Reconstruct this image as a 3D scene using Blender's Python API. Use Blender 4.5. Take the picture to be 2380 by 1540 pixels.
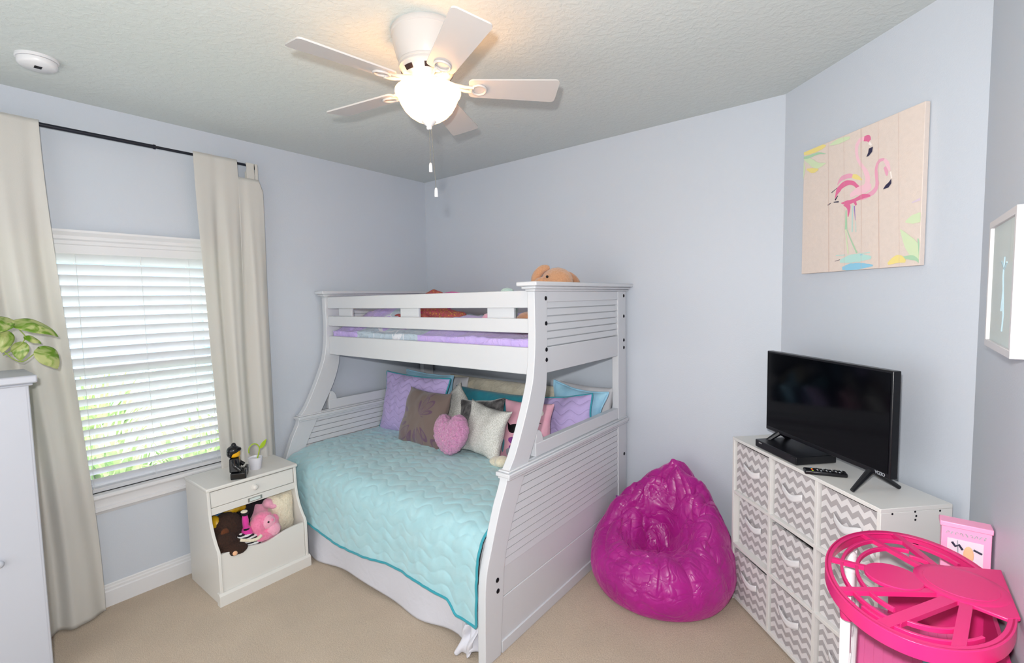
import bpy, bmesh, math, random
from mathutils import Vector, Matrix, Euler, noise
random.seed(7)
for o in list(bpy.data.objects): bpy.data.objects.remove(o)
SC = bpy.context.scene
COL = SC.collection
PI = math.pi
R = math.radians

# ------------------------------------------------------------ camera
H = 2.74; DX = 2.9108; RX = 3.625; YB = -4.05
cd = bpy.data.cameras.new('camera'); cam = bpy.data.objects.new('camera', cd); COL.objects.link(cam)
YAW, PITCH, ROLL = R(38.2818), R(-3.9315), R(-1.1184)
fw = Vector((-math.sin(YAW)*math.cos(PITCH), math.cos(YAW)*math.cos(PITCH), math.sin(PITCH)))
r0 = Vector((math.cos(YAW), math.sin(YAW), 0)); u0 = r0.cross(fw)
rr = r0*math.cos(ROLL) + u0*math.sin(ROLL); uu = -r0*math.sin(ROLL) + u0*math.cos(ROLL)
CAMP = Vector((3.3756, -3.0211, 1.665))
cam.matrix_world = Matrix(((rr.x, uu.x, -fw.x, CAMP.x), (rr.y, uu.y, -fw.y, CAMP.y), (rr.z, uu.z, -fw.z, CAMP.z), (0, 0, 0, 1)))
cd.sensor_width = 36; cd.lens = 36*1107.95/2380; cd.clip_start = .02
SC.camera = cam

# ------------------------------------------------------------ exposure
vs = SC.view_settings
vs.view_transform = 'Standard'; vs.look = 'None'; vs.exposure = 0.0; vs.gamma = 1.0; vs.use_curve_mapping = False

# ------------------------------------------------------------ sky, sun and lamps
W = bpy.data.worlds.new('sky'); SC.world = W; W.use_nodes = True
wn = W.node_tree.nodes; wn.clear()
wo = wn.new('ShaderNodeOutputWorld'); wb = wn.new('ShaderNodeBackground')
wb.inputs[0].default_value = (.90, .95, 1.0, 1); wb.inputs[1].default_value = 6.0
W.node_tree.links.new(wb.outputs[0], wo.inputs[0])
def lamp(name, typ, loc, power, color=(1, 1, 1), size=None, look=None, size_y=None):
    l = bpy.data.lights.new(name, typ); l.energy = power; l.color = color
    o = bpy.data.objects.new(name, l); COL.objects.link(o); o.location = loc
    if typ == 'AREA':
        l.size = size
        if size_y: l.shape = 'RECTANGLE'; l.size_y = size_y
    elif size is not None and typ in ('POINT', 'SPOT'): l.shadow_soft_size = size
    if look is not None:
        o.rotation_euler = (Vector(look)-Vector(loc)).to_track_quat('-Z', 'Y').to_euler()
    return o
sun = lamp('sun', 'SUN', (5, -3, 9), 4.5, (1, .96, .88), look=(-1, -1.5, 0)); sun.data.angle = R(1)
fl = lamp('camera_flash', 'SPOT', (3.34, -3.10, 1.80), 185.0, (1, .985, .965), size=.03, look=(1.8, -1.3, 1.35)); fl.data.spot_size = R(150); fl.data.spot_blend = .5
lamp('rear_fill', 'AREA', (1.7, -3.98, 1.25), 31.0, (1, .99, .97), size=2.8, size_y=2.0, look=(1.6, -1.0, 1.15))  # unseen soft area light, added behind the camera to brighten the room

# ------------------------------------------------------------ materials
def s2l(c): return c/12.92 if c <= .04045 else ((c+.055)/1.055)**2.4
def C(h):
    h = h.lstrip('#'); return tuple(s2l(int(h[i:i+2], 16)/255) for i in (0, 2, 4)) + (1,)
class N:
    """tiny node expression helper"""
    def __init__(s, name):
        s.m = bpy.data.materials.new(name); s.m.use_nodes = True; s.t = s.m.node_tree
        s.n = s.t.nodes; s.n.clear(); s.out = s.n.new('ShaderNodeOutputMaterial')
    def new(s, typ, **kw):
        n = s.n.new(typ)
        for k, v in kw.items(): setattr(n, k, v)
        return n
    def link(s, a, b): s.t.links.new(a, b)
    def put(s, sock, v):
        if isinstance(v, bpy.types.NodeSocket): s.link(v, sock)
        else: sock.default_value = v
    def math(s, op, a, b=None, c=None, clamp=False):
        n = s.new('ShaderNodeMath', operation=op); n.use_clamp = clamp; s.put(n.inputs[0], a)
        if b is not None: s.put(n.inputs[1], b)
        if c is not None: s.put(n.inputs[2], c)
        return n.outputs[0]
    def mix(s, f, a, b):
        n = s.new('ShaderNodeMix', data_type='RGBA'); s.put(n.inputs[0], f); s.put(n.inputs[6], a); s.put(n.inputs[7], b)
        return n.outputs[2]
    def co(s, scale=(1, 1, 1), kind='Object'):
        t = s.new('ShaderNodeTexCoord'); mp = s.new('ShaderNodeMapping'); s.link(t.outputs[kind], mp.inputs[0])
        mp.inputs['Scale'].default_value = scale; return mp.outputs[0]
    def noise(s, scale, co=None, detail=3, rough=.5, dist=0):
        n = s.new('ShaderNodeTexNoise'); s.link(co or s.co(), n.inputs['Vector']); n.inputs['Scale'].default_value = scale
        n.inputs['Detail'].default_value = detail; n.inputs['Roughness'].default_value = rough; n.inputs['Distortion'].default_value = dist
        return n.outputs['Fac']
    def vor(s, scale, co=None, feature='F1', out='Distance'):
        n = s.new('ShaderNodeTexVoronoi', feature=feature); s.link(co or s.co(), n.inputs['Vector']); n.inputs['Scale'].default_value = scale
        return n.outputs[out]
    def ramp(s, f, a, b):
        n = s.new('ShaderNodeMapRange'); s.put(n.inputs[0], f); n.inputs[1].default_value = a; n.inputs[2].default_value = b; n.clamp = True
        return n.outputs[0]
    def bump(s, h, dist, strength=1.0):
        n = s.new('ShaderNodeBump'); s.link(h, n.inputs['Height']); n.inputs['Distance'].default_value = dist; n.inputs['Strength'].default_value = strength
        return n.outputs[0]
    def bsdf(s, color, rough=.5, normal=None, **kw):
        b = s.new('ShaderNodeBsdfPrincipled'); s.put(b.inputs['Base Color'], color); s.put(b.inputs['Roughness'], rough)
        if normal is not None: s.link(normal, b.inputs['Normal'])
        for k, v in kw.items(): s.put(b.inputs[k], v)
        return b.outputs[0]
    def done(s, sh): s.link(sh, s.out.inputs[0]); return s.m
def plain(name, h, rough=.5, bump=None, **kw):
    m = N(name); nb = None
    c = C(h)
    if bump:
        sc, d = bump[:2]; nb = m.bump(m.noise(sc, detail=4), d)
        f = m.noise(sc*.25, detail=2); c = m.mix(m.ramp(f, .3, .7), tuple(x*.96 for x in c[:3])+(1,), c)
    else:
        f = m.noise(3.0, detail=2); c = m.mix(m.ramp(f, .3, .7), tuple(x*.985 for x in c[:3])+(1,), c)
    return m.done(m.bsdf(c, rough, nb, **kw))
def cloth(name, h, h2=None, weave=900, rough=.85, sheen=.3, wr=(9, .006), trans=0):
    m = N(name); f = m.noise(14, detail=4)
    c = m.mix(m.ramp(f, .35, .7), C(h), C(h2 or h))
    hh = m.math('ADD', m.math('MULTIPLY', m.noise(wr[0], detail=3, dist=.6), wr[1]), m.math('MULTIPLY', m.noise(weave, detail=1), .0006))
    sh = m.bsdf(c, rough, m.bump(hh, 1.0), **{'Sheen Weight': sheen})
    if trans:
        t = m.new('ShaderNodeBsdfTranslucent'); m.put(t.inputs[0], c); x = m.new('ShaderNodeMixShader'); x.inputs[0].default_value = trans
        m.link(sh, x.inputs[1]); m.link(t.outputs[0], x.inputs[2]); sh = x.outputs[0]
    return m.done(sh)
def fur(name, h, h2, sc=120, d=.004, sheen=.6):
    m = N(name); f = m.noise(sc, detail=4, rough=.7)
    c = m.mix(m.ramp(f, .3, .7), C(h2), C(h))
    return m.done(m.bsdf(c, .95, m.bump(f, d), **{'Sheen Weight': sheen}))
M = {}
# walls: pale blue paint with orange peel
def paint(name, h, sc=160, d=.0006, rough=.45, spec=.4):
    m = N(name); f = m.noise(sc, detail=3); v = m.noise(1.2, detail=2)
    c = m.mix(m.ramp(v, .3, .7), C(h), tuple(x*.975 for x in C(h)[:3])+(1,))
    return m.done(m.bsdf(c, rough, m.bump(f, d), **{'Specular IOR Level': spec}))
M['wall'] = paint('pale_blue_wall_paint', '#c5ccd6')
M['wallhall'] = paint('white_wall_paint', '#d5d8dc')
m = N('knockdown_ceiling'); f = m.noise(38, detail=5, rough=.62, dist=.5)
M['ceiling'] = m.done(m.bsdf(C('#cad1d0'), .9, m.bump(m.ramp(f, .42, .62), .0009)))
M['trim'] = plain('white_semigloss_trim', '#dcdde0', .35)
m = N('beige_carpet'); f = m.noise(230, detail=5, rough=.75); g = m.noise(2.6, detail=4, rough=.6); k = m.noise(90, detail=2)
c = m.mix(m.ramp(f, .3, .72), C('#b29c84'), C('#f0dec8')); c = m.mix(m.ramp(g, .38, .62), m.mix(.13, c, C('#8a7560')), c)
M['carpet'] = m.done(m.bsdf(c, .97, m.bump(m.math('ADD', f, m.math('MULTIPLY', k, .6)), .006), **{'Sheen Weight': .25}))
M['bed'] = plain('white_painted_wood', '#cdd0d5', .36)
M['white'] = plain('white_melamine', '#dcdcda', .42)
M['nswhite'] = plain('warm_white_lacquer', '#dbdad6', .4)
M['plate'] = plain('cool_white_paint', '#bcc0ca', .4)
M['black'] = plain('black_plastic', '#0b0c12', .32)
M['bolt'] = plain('dark_bolt_metal', '#14141c', .3, Metallic=.6)
M['rod'] = plain('black_iron', '#1a1e2b', .4, Metallic=.3)
M['fan'] = plain('white_fan_enamel', '#c6c1be', .25)
M['slot'] = plain('dark_vent_slot', '#2a1414', .8)
M['chrome'] = plain('nickel', '#a8a6a0', .3, Metallic=.9)
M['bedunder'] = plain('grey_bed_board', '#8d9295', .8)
M['pinkp'] = plain('hot_pink_plastic', '#d2256f', .33, **{'Subsurface Weight': .05})
M['pinkl'] = plain('pale_pink_plastic', '#f29fc4', .35)
M['pinkm'] = plain('rose_floor_plastic', '#e46aa4', .4)
M['pinkd'] = plain('deep_rose_plastic', '#c02468', .35)
M['red'] = plain('red_plastic', '#d60d20', .35)
M['teal'] = plain('teal_plastic', '#4fb8b6', .4)
M['purp'] = plain('lilac_plastic', '#b45fd0', .3)
M['silver'] = plain('silver_print', '#b7bcc4', .35, Metallic=.3)
M['navy'] = plain('navy_print', '#26243c', .6)
M['whitep'] = plain('white_toy_plastic', '#d2cfd2', .35)
M['cream_tape'] = cloth('white_webbing', '#dddde0', rough=.7)
M['pot'] = plain('white_ceramic', '#dcdce4', .3)
M['green'] = plain('lime_green_plastic', '#a3c227', .4)
M['yellow'] = plain('yellow_plastic', '#e3a90c', .35)
M['toyblack'] = plain('glossy_black_plastic', '#0d0e12', .22)
M['toyblue'] = plain('steel_blue_plastic', '#39566b', .35)
# glass pane
m = N('window_glass'); a = m.new('ShaderNodeBsdfTransparent'); b = m.new('ShaderNodeBsdfGlossy'); b.inputs['Roughness'].default_value = .02
x = m.new('ShaderNodeMixShader'); x.inputs[0].default_value = .06; m.link(a.outputs[0], x.inputs[1]); m.link(b.outputs[0], x.inputs[2]); M['glass'] = m.done(x.outputs[0])
M['glasspic'] = M['glass']
# blinds
def trans(name, h, tr, rough=.5, bump=None):
    m = N(name); nb = m.bump(m.noise(bump[0], detail=3), bump[1]) if bump else None
    s = m.bsdf(C(h), rough, nb); t = m.new('ShaderNodeBsdfTranslucent'); t.inputs[0].default_value = C(h)
    x = m.new('ShaderNodeMixShader'); x.inputs[0].default_value = tr; m.link(s, x.inputs[1]); m.link(t.outputs[0], x.inputs[2]); return m.done(x.outputs[0])
M['slat'] = trans('white_blind_slat', '#e4e5e8', .30)
M['curtain'] = trans('ivory_linen', '#e3e1dc', .34, .9, (700, .0008))
M['cord'] = plain('white_cord', '#d8dadc', .7)
# lamp bowl
m = N('lit_frosted_bowl'); e = m.new('ShaderNodeEmission'); e.inputs[0].default_value = (1, .80, .52, 1)
lw = m.new('ShaderNodeLayerWeight'); lw.inputs[0].default_value = .35
e.inputs[0].default_value = (1, .88, .66, 1); m.link(m.math('ADD', m.math('MULTIPLY', m.math('SUBTRACT', 1.0, lw.outputs['Facing']), 1.3), .30), e.inputs[1])
b = m.new('ShaderNodeBsdfTranslucent'); b.inputs[0].default_value = (.9, .85, .75, 1); x = m.new('ShaderNodeAddShader')
m.link(e.outputs[0], x.inputs[0]); m.link(b.outputs[0], x.inputs[1]); M['bowl'] = m.done(x.outputs[0])
# cloths
M['lav'] = cloth('lavender_cotton', '#bfb0d8', '#c9bce0')
m = N('lavender_stitched_cotton'); sx = m.new('ShaderNodeSeparateXYZ'); m.link(m.co(), sx.inputs[0])
ph = m.math('DIVIDE', m.math('ADD', m.math('ADD', sx.outputs[2], m.math('MULTIPLY', m.noise(9, detail=1), .035)), m.math('MULTIPLY', m.math('SINE', m.math('MULTIPLY', sx.outputs[0], 2*PI/.12)), .016)), .055)
ln = m.math('ABSOLUTE', m.math('SUBTRACT', m.math('FRACT', m.math('ADD', ph, .5)), .5)); hh = m.math('MINIMUM', m.math('MULTIPLY', ln, 4.0), 1.0)
M['lavq'] = m.done(m.bsdf(m.mix(m.ramp(ln, .02, .06), C('#a596c6'), C('#bba9da')), .85, m.bump(m.math('ADD', hh, m.math('MULTIPLY', m.noise(18, detail=3), 1.5)), .0026), **{'Sheen Weight': .2}))
M['blue'] = cloth('sky_blue_satin', '#93c8e4', '#a2d4ea', rough=.5)
M['tealc'] = cloth('teal_cotton', '#2d98a8', '#2589a0')
M['piping'] = cloth('teal_piping', '#1f93a4', rough=.6)
M['quilt'] = cloth('aqua_quilt', '#9dc9d2', '#a6ced6', rough=.62, sheen=.4, wr=(16, .003))
M['skirt'] = cloth('white_bed_skirt', '#cfd0da', rough=.8)
M['creamc'] = cloth('cream_fleece', '#d9d2bf', '#cfc6b0', wr=(30, .01))
M['whitec'] = cloth('white_pillowcase', '#dcdbe0')
M['creamfur'] = fur('cream_plush', '#efe7d2', '#d8ccb0')
M['rabbit'] = fur('tan_plush', '#d9a680', '#c48f68')
M['rabbitd'] = fur('tan_plush_inner', '#c79272', '#b8845f')
M['aqua'] = fur('pale_aqua_plush', '#c9e6df', '#aed4cc')
M['brownfur'] = fur('dark_brown_plush', '#3b2216', '#22110a', sheen=.03)
M['brownfur2'] = fur('chestnut_plush', '#6e3a18', '#4a2410', sheen=.05)
M['pinkfur'] = fur('pink_plush', '#f58fb4', '#e8719c')
M['pinkfur2'] = fur('pale_pink_plush', '#f3b0c6', '#e89cb8')
M['magfur'] = cloth('magenta_knit', '#d9359c')
M['blackfur'] = fur('black_plush', '#17141c', '#0c0a10', sheen=.02)
M['zebra'] = None
m = N('black_white_stripe'); sx = m.new('ShaderNodeSeparateXYZ'); m.link(m.co(), sx.inputs[0])
w = m.math('ADD', sx.outputs[2], m.math('MULTIPLY', m.noise(20), .02)); st = m.math('GREATER_THAN', m.math('FRACT', m.math('MULTIPLY', w, 60.0)), .5)
M['zebra'] = m.done(m.bsdf(m.mix(st, C('#15131a'), C('#e6e6e6')), .9))
M['yelfoil'] = plain('yellow_shiny_fabric', '#c49a12', .35); M['bluef'] = cloth('blue_fabric', '#3d79b8')
M['peach'] = cloth('peach_felt', '#e8b48c')
m = N('magenta_nylon'); f = m.noise(700, detail=1); g = m.noise(5, detail=3)
M['bean'] = m.done(m.bsdf(m.mix(m.ramp(g, .3, .7), C('#980f78'), C('#ae1c8b')), .36, m.bump(m.math('ADD', m.math('MINIMUM', m.math('ABSOLUTE', m.math('SUBTRACT', m.noise(6, detail=1, dist=1.5), .5)), .10), m.math('MULTIPLY', m.math('MINIMUM', m.math('ABSOLUTE', m.math('SUBTRACT', m.noise(15, detail=1, dist=1.2), .5)), .10), .35)), .034), **{'Sheen Weight': .4, 'Specular IOR Level': .5, 'Sheen Tint': C('#ff80d0')}))
m = N('brown_floral'); co = m.co(); sx = m.new('ShaderNodeSeparateXYZ'); m.link(co, sx.inputs[0])
n = m.new('ShaderNodeTexVoronoi'); m.link(m.co((1, 0.01, 1)), n.inputs['Vector']); n.inputs['Scale'].default_value = 5.2; n.inputs['Randomness'].default_value = .5
vv = m.new('ShaderNodeVectorMath', operation='SUBTRACT'); m.link(m.co((5.2, .052, 5.2)), vv.inputs[0]); sc_ = m.new('ShaderNodeVectorMath', operation='SCALE'); m.link(n.outputs['Position'], sc_.inputs[0]); sc_.inputs['Scale'].default_value = 1.0
m.link(sc_.outputs[0], vv.inputs[1]); sv = m.new('ShaderNodeSeparateXYZ'); m.link(vv.outputs[0], sv.inputs[0])
ang = m.math('ARCTAN2', sv.outputs[2], sv.outputs[0]); pet = m.math('ABSOLUTE', m.math('SINE', m.math('MULTIPLY', ang, 6.0)))
d = n.outputs['Distance']; rad = m.math('ADD', .16, m.math('MULTIPLY', pet, .26)); fl = m.math('LESS_THAN', d, rad); ed = m.math('GREATER_THAN', d, m.math('SUBTRACT', rad, .09))
M['brown'] = m.done(m.bsdf(m.mix(m.math('MULTIPLY', fl, m.math('ADD', .25, m.math('MULTIPLY', ed, .6))), C('#78665f'), C('#60405f')), .8, m.bump(m.noise(900, detail=1), .0008), **{'Sheen Weight': .4}))
m = N('silver_sequin'); f = m.vor(190); M['sequin'] = m.done(m.bsdf(m.mix(m.ramp(f, .1, .7), C('#f4f3ef'), C('#c4c2bb')), .45, m.bump(f, .002), Metallic=.12))
m = N('charcoal_velvet'); f = m.noise(24, detail=4, dist=.8); M['velvet'] = m.done(m.bsdf(m.mix(m.ramp(f, .4, .65), C('#221f21'), C('#625e5e')), .6, m.bump(f, .006), **{'Sheen Weight': .8}))
m = N('pink_popcorn_fleece'); f = m.noise(95, detail=3, rough=.7, dist=1.0); M['heart'] = m.done(m.bsdf(m.mix(m.ramp(f, .35, .6), C('#b8709f'), C('#dc98c4')), .95, m.bump(f, .010), **{'Sheen Weight': .6}))
M['birdp'] = cloth('dusty_pink_cotton', '#d79aae', '#dca6b6'); M['prgrey'] = cloth('grey_print', '#8d8d98'); M['prpurp'] = cloth('purple_print', '#7c2b86')
m = N('coral_floral'); f = m.vor(70); g = m.noise(45, detail=2)
M['coral'] = m.done(m.bsdf(m.mix(m.math('LESS_THAN', f, .38), C('#a9564f'), m.mix(m.math('GREATER_THAN', g, .5), C('#cf9a3c'), C('#c83c70'))), .85))
# mermaid comforter: lavender, grey-teal patches edged by white scallops
m = N('lavender_scale_comforter'); co = m.co((1, 1, .2)); v = m.vor(5.5, co, 'DISTANCE_TO_EDGE'); n = m.new('ShaderNodeTexVoronoi'); m.link(co, n.inputs['Vector']); n.inputs['Scale'].default_value = 5.5
sx = m.new('ShaderNodeSeparateXYZ'); m.link(m.co(), sx.inputs[0]); sc2 = m.new('ShaderNodeSeparateColor'); m.link(n.outputs['Color'], sc2.inputs[0])
px = sx.outputs[0]; zone = m.math('MULTIPLY', m.math('GREATER_THAN', px, .40), m.math('LESS_THAN', px, 1.05))
patch = m.math('MULTIPLY', m.math('GREATER_THAN', sc2.outputs[0], .45), zone)
c = m.mix(patch, m.mix(m.noise(8), C('#b49ee0'), C('#cab6ea')), C('#b4c4d2')); c = m.mix(m.math('MULTIPLY', m.math('LESS_THAN', v, .022), m.math('MULTIPLY', zone, .8)), c, C('#e6e6ee'))
M['comf'] = m.done(m.bsdf(c, .8, m.bump(m.noise(22, detail=4, dist=1.2), .012), **{'Sheen Weight': .3}))
# chevron bins
m = N('grey_chevron_canvas'); sx = m.new('ShaderNodeSeparateXYZ'); m.link(m.co(), sx.inputs[0])
tri = m.math('ABSOLUTE', m.math('SUBTRACT', m.math('FRACT', m.math('MULTIPLY', m.math('ADD', sx.outputs[0], sx.outputs[1]), 1/.052)), .5))
zz = m.math('ADD', m.math('MULTIPLY', sx.outputs[2], 1/.047), m.math('MULTIPLY', tri, .95))
M['chev'] = m.done(m.bsdf(m.mix(m.math('GREATER_THAN', m.math('FRACT', zz), .5), C('#d8d6d8'), C('#a8a4a7')), .9, m.bump(m.noise(600, detail=2), .0006)))
# television screen
m = N('glossy_black_screen'); M['screen'] = m.done(m.bsdf(C('#040509'), .09, **{'Specular IOR Level': .2}))
# leaves
m = N('variegated_leaf'); f = m.noise(16, m.co((1, 1, 1)), detail=3, dist=1.4)
s = m.bsdf(m.mix(m.ramp(f, .42, .58), C('#6f9a2f'), C('#c9cf8e')), .4); t = m.new('ShaderNodeBsdfTranslucent'); t.inputs[0].default_value = C('#b7d04a'); x = m.new('ShaderNodeMixShader'); x.inputs[0].default_value = .3
m.link(s, x.inputs[1]); m.link(t.outputs[0], x.inputs[2]); M['leaf'] = m.done(x.outputs[0]); M['stem'] = plain('green_stem', '#8aa043', .5)
m = N('garden_leaf'); f = m.noise(9, detail=3); M['gleaf'] = m.done(m.bsdf(m.mix(m.ramp(f, .35, .65), C('#86ab68'), C('#dbe6ae')), .5))
m = N('lawn_grass'); f = m.noise(30, detail=5); M['lawn'] = m.done(m.bsdf(m.mix(f, C('#a9bb8c'), C('#d6d8c0')), .95))
M['siding'] = plain('blue_grey_siding', '#7d92ad', .8); M['roofm'] = plain('grey_shingles', '#6c6a6c', .9); M['hglass'] = plain('dark_window_glass', '#2c3c52', .1)
# painted picture inks
for k, h in dict(pale='#efc3cf', rose='#dd6f9a', mid='#e6a4bd', white='#f4ece6', navy='#2b2847', yellow='#ead98a', green1='#cfe0bb', green2='#a9cfae', teal='#b5dcd6', blue='#8cc6e2', purple='#9a7fc0', purple2='#d8c8d6', mist='#a6c0ca', pinkline='#d3bcb2').items():
    M['ink_'+k] = plain('watercolour_'+k, h, .7)
M['canvas'] = plain('peach_canvas_boards', '#dfd1c8', .75, bump=(220, .0006)); M['paper'] = plain('pale_paper', '#d3dddb', .8); M['mat'] = plain('white_mount', '#e4e6e6', .8)

# ------------------------------------------------------------ mesh helpers
MW = {}
class B:
    def __init__(s): s.bm = bmesh.new(); s.mi = 0; s.mats = []
    def mat(s, key):
        if key not in s.mats: s.mats.append(key)
        s.mi = s.mats.index(key); return s
    def face(s, vs):
        try: f = s.bm.faces.new(vs)
        except ValueError: return None
        f.material_index = s.mi; return f
    def box(s, x0, x1, y0, y1, z0, z1, T=None):
        v = [Vector((x, y, z)) for z in (z0, z1) for x, y in ((x0, y0), (x1, y0), (x1, y1), (x0, y1))]
        if T: v = [T @ q for q in v]
        v = [s.bm.verts.new(q) for q in v]
        for f in ((3, 2, 1, 0), (4, 5, 6, 7), (0, 1, 5, 4), (1, 2, 6, 5), (2, 3, 7, 6), (3, 0, 4, 7)): s.face([v[i] for i in f])
        return s
    def prism(s, pts, a, b, axis='x', T=None):
        def mk(p, t):
            q = {'x': (t, p[0], p[1]), 'y': (p[0], t, p[1]), 'z': (p[0], p[1], t)}[axis]
            q = Vector(q); return s.bm.verts.new(T @ q if T else q)
        A = [mk(p, a) for p in pts]; Bv = [mk(p, b) for p in pts]; n = len(pts)
        s.face(A[::-1]); s.face(Bv)
        for i in range(n): s.face([A[i], A[(i+1) % n], Bv[(i+1) % n], Bv[i]])
        return s
    def ring(s, c, ax, r, n, up=None):
        ax = ax.normalized(); t = Vector((0, 0, 1)) if abs(ax.z) < .9 else Vector((1, 0, 0))
        if up is not None: t = up
        u = ax.cross(t).normalized(); w = ax.cross(u)
        return [s.bm.verts.new(c + (u*math.cos(2*PI*i/n) + w*math.sin(2*PI*i/n))*r) for i in range(n)]
    def tube(s, path, r, n=8, closed=False, cap=True):
        P = [Vector(p) for p in path]; m = len(P); rs = r if isinstance(r, (list, tuple)) else [r]*m; rings = []
        up = None
        for i in range(m):
            d = (P[(i+1) % m]-P[i-1]) if closed else (P[min(i+1, m-1)]-P[max(i-1, 0)])
            if d.length < 1e-9: d = Vector((0, 0, 1))
            d.normalize()
            if up is None: up = Vector((0, 0, 1)) if abs(d.z) < .9 else Vector((1, 0, 0))
            up = (up - d*up.dot(d))
            if up.length < 1e-6: up = Vector((0, 1, 0)) - d*d.y
            up.normalize(); rings.append(s.ring(P[i], d, rs[i], n, up))
        for i in range(m if closed else m-1):
            a, b = rings[i], rings[(i+1) % m]
            for j in range(n): s.face([a[j], a[(j+1) % n], b[(j+1) % n], b[j]])
        if not closed and cap: s.face(rings[0][::-1]); s.face(rings[-1])
        return s
    def cyl(s, p0, p1, r0, r1=None, n=24): return s.tube([p0, p1], [r0, r0 if r1 is None else r1], n)
    def lathe(s, prof, c=(0, 0, 0), n=40, T=None, sx=1, sy=1):
        rings = []
        for r, z in prof:
            if r < 1e-5:
                q = Vector((c[0], c[1], c[2]+z)); rings.append([s.bm.verts.new(T @ q if T else q)])
            else:
                rg = []
                for i in range(n):
                    q = Vector((c[0]+r*sx*math.cos(2*PI*i/n), c[1]+r*sy*math.sin(2*PI*i/n), c[2]+z)); rg.append(s.bm.verts.new(T @ q if T else q))
                rings.append(rg)
        for a, b in zip(rings, rings[1:]):
            for j in range(n):
                k = (j+1) % n
                if len(a) == 1 and len(b) == 1: continue
                if len(a) == 1: s.face([a[0], b[k], b[j]])
                elif len(b) == 1: s.face([a[j], a[k], b[0]])
                else: s.face([a[j], a[k], b[k], b[j]])
        return s
    def grid(s, f, nu, nv, cu=False, cv=False):
        V = [[s.bm.verts.new(f(i/nu, j/nv)) for j in range(nv if cv else nv+1)] for i in range(nu if cu else nu+1)]
        for i in range(nu):
            for j in range(nv):
                a = V[i][j]; b = V[(i+1) % len(V)][j]; c = V[(i+1) % len(V)][(j+1) % len(V[0])]; d = V[i][(j+1) % len(V[0])]
                s.face([a, b, c, d])
        return s
    def ell(s, c, r, rot=None, n=20, fn=None):
        c = Vector(c); rm = Euler(rot).to_matrix() if rot else None; rings = []
        for i in range(n+1):
            th = PI*i/n; rg = []
            for j in range(1 if i in (0, n) else 2*n):
                ph = PI*j/n; q = Vector((math.sin(th)*math.cos(ph)*r[0], math.sin(th)*math.sin(ph)*r[1], math.cos(th)*r[2]))
                if fn: q = fn(q)
                if rm: q = rm @ q
                rg.append(s.bm.verts.new(c+q))
            rings.append(rg)
        m = 2*n
        for a, b in zip(rings, rings[1:]):
            for j in range(m):
                k = (j+1) % m
                if len(a) == 1: s.face([a[0], b[j], b[k]])
                elif len(b) == 1: s.face([a[j], b[0], a[k]])
                else: s.face([a[j], b[j], b[k], a[k]])
        return s
    def build(s, name, mat=None, parent=None, bevel=0, sharp=38, local=False, thick=0, flat=False, fix=True, label=None, disp=None):
        bm = s.bm
        if fix: bmesh.ops.recalc_face_normals(bm, faces=bm.faces)
        if disp:
            bm.normal_update()
            ds = [(v, v.co + v.normal*disp(v.co, v.normal)) for v in bm.verts]
            for v, c in ds: v.co = c
        if not flat:
            bm.normal_update()
            for f in bm.faces: f.smooth = True
            lim = R(sharp)
            for e in bm.edges:
                if len(e.link_faces) == 2 and e.calc_face_angle(0) > lim: e.smooth = False
        if parent is not None and not local: bm.transform(MW[parent.name].inverted())
        me = bpy.data.meshes.new(name); bm.to_mesh(me); bm.free()
        o = bpy.data.objects.new(name, me); COL.objects.link(o)
        for k in (s.mats or [mat]): me.materials.append(M[k])
        if parent is not None: o.parent = parent; MW[o.name] = MW[parent.name]
        else: MW[o.name] = Matrix()
        if thick: md = o.modifiers.new('solid', 'SOLIDIFY'); md.thickness = thick; md.offset = 0
        if bevel: md = o.modifiers.new('bevel', 'BEVEL'); md.width = bevel; md.segments = 2; md.limit_method = 'ANGLE'; md.angle_limit = R(40); md.harden_normals = False
        if label: o['label'] = label
        return o
def tag(o, label, cat, group=None, kind=None):
    o['label'] = label; o['category'] = cat
    if group: o['group'] = group
    if kind: o['kind'] = kind
    return o
def thing(name, label, cat, loc, rz=0, group=None):
    o = bpy.data.objects.new(name, None); COL.objects.link(o); o.empty_display_size = .1
    o.location = loc; o.rotation_euler = (0, 0, rz); tag(o, label, cat, group)
    MW[o.name] = Matrix.Translation(loc) @ Matrix.Rotation(rz, 4, 'Z'); return o
def struct(b, name, mat=None, parent=None, **kw):
    o = b.build(name, mat, parent, **kw)
    if parent is None: o['kind'] = 'structure'
    return o
def copy_tree(o, parent=None):
    c = o.copy(); COL.objects.link(c)
    if parent is not None: c.parent = parent
    for ch in list(o.children): copy_tree(ch, c)
    return c
def blob(parts, voxel, smooth=4, disp=None, T=None):
    """union of ellipsoids, remeshed to one surface; returns a B"""
    b = B()
    for p in parts: b.ell(*p)
    me = bpy.data.meshes.new('tmp'); b.bm.to_mesh(me); b.bm.free()
    o = bpy.data.objects.new('tmp', me); COL.objects.link(o)
    md = o.modifiers.new('r', 'REMESH'); md.mode = 'VOXEL'; md.voxel_size = voxel
    if smooth: md = o.modifiers.new('s', 'SMOOTH'); md.iterations = smooth; md.factor = .5
    dg = bpy.context.evaluated_depsgraph_get(); dg.update()
    me2 = bpy.data.meshes.new_from_object(o.evaluated_get(dg)); r = B(); r.bm.from_mesh(me2)
    bpy.data.objects.remove(o); bpy.data.meshes.remove(me); bpy.data.meshes.remove(me2)
    if disp:
        r.bm.normal_update(); ds = [(v, v.co + v.normal*disp(v.co)) for v in r.bm.verts]
        for v, c in ds: v.co = c
    if T: r.bm.transform(T)
    return r
def smoothstep(a, b, x):
    t = max(0, min(1, (x-a)/(b-a))); return t*t*(3-2*t)
def nz(p, s=1.0): return noise.noise(Vector(p)*s)
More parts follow.
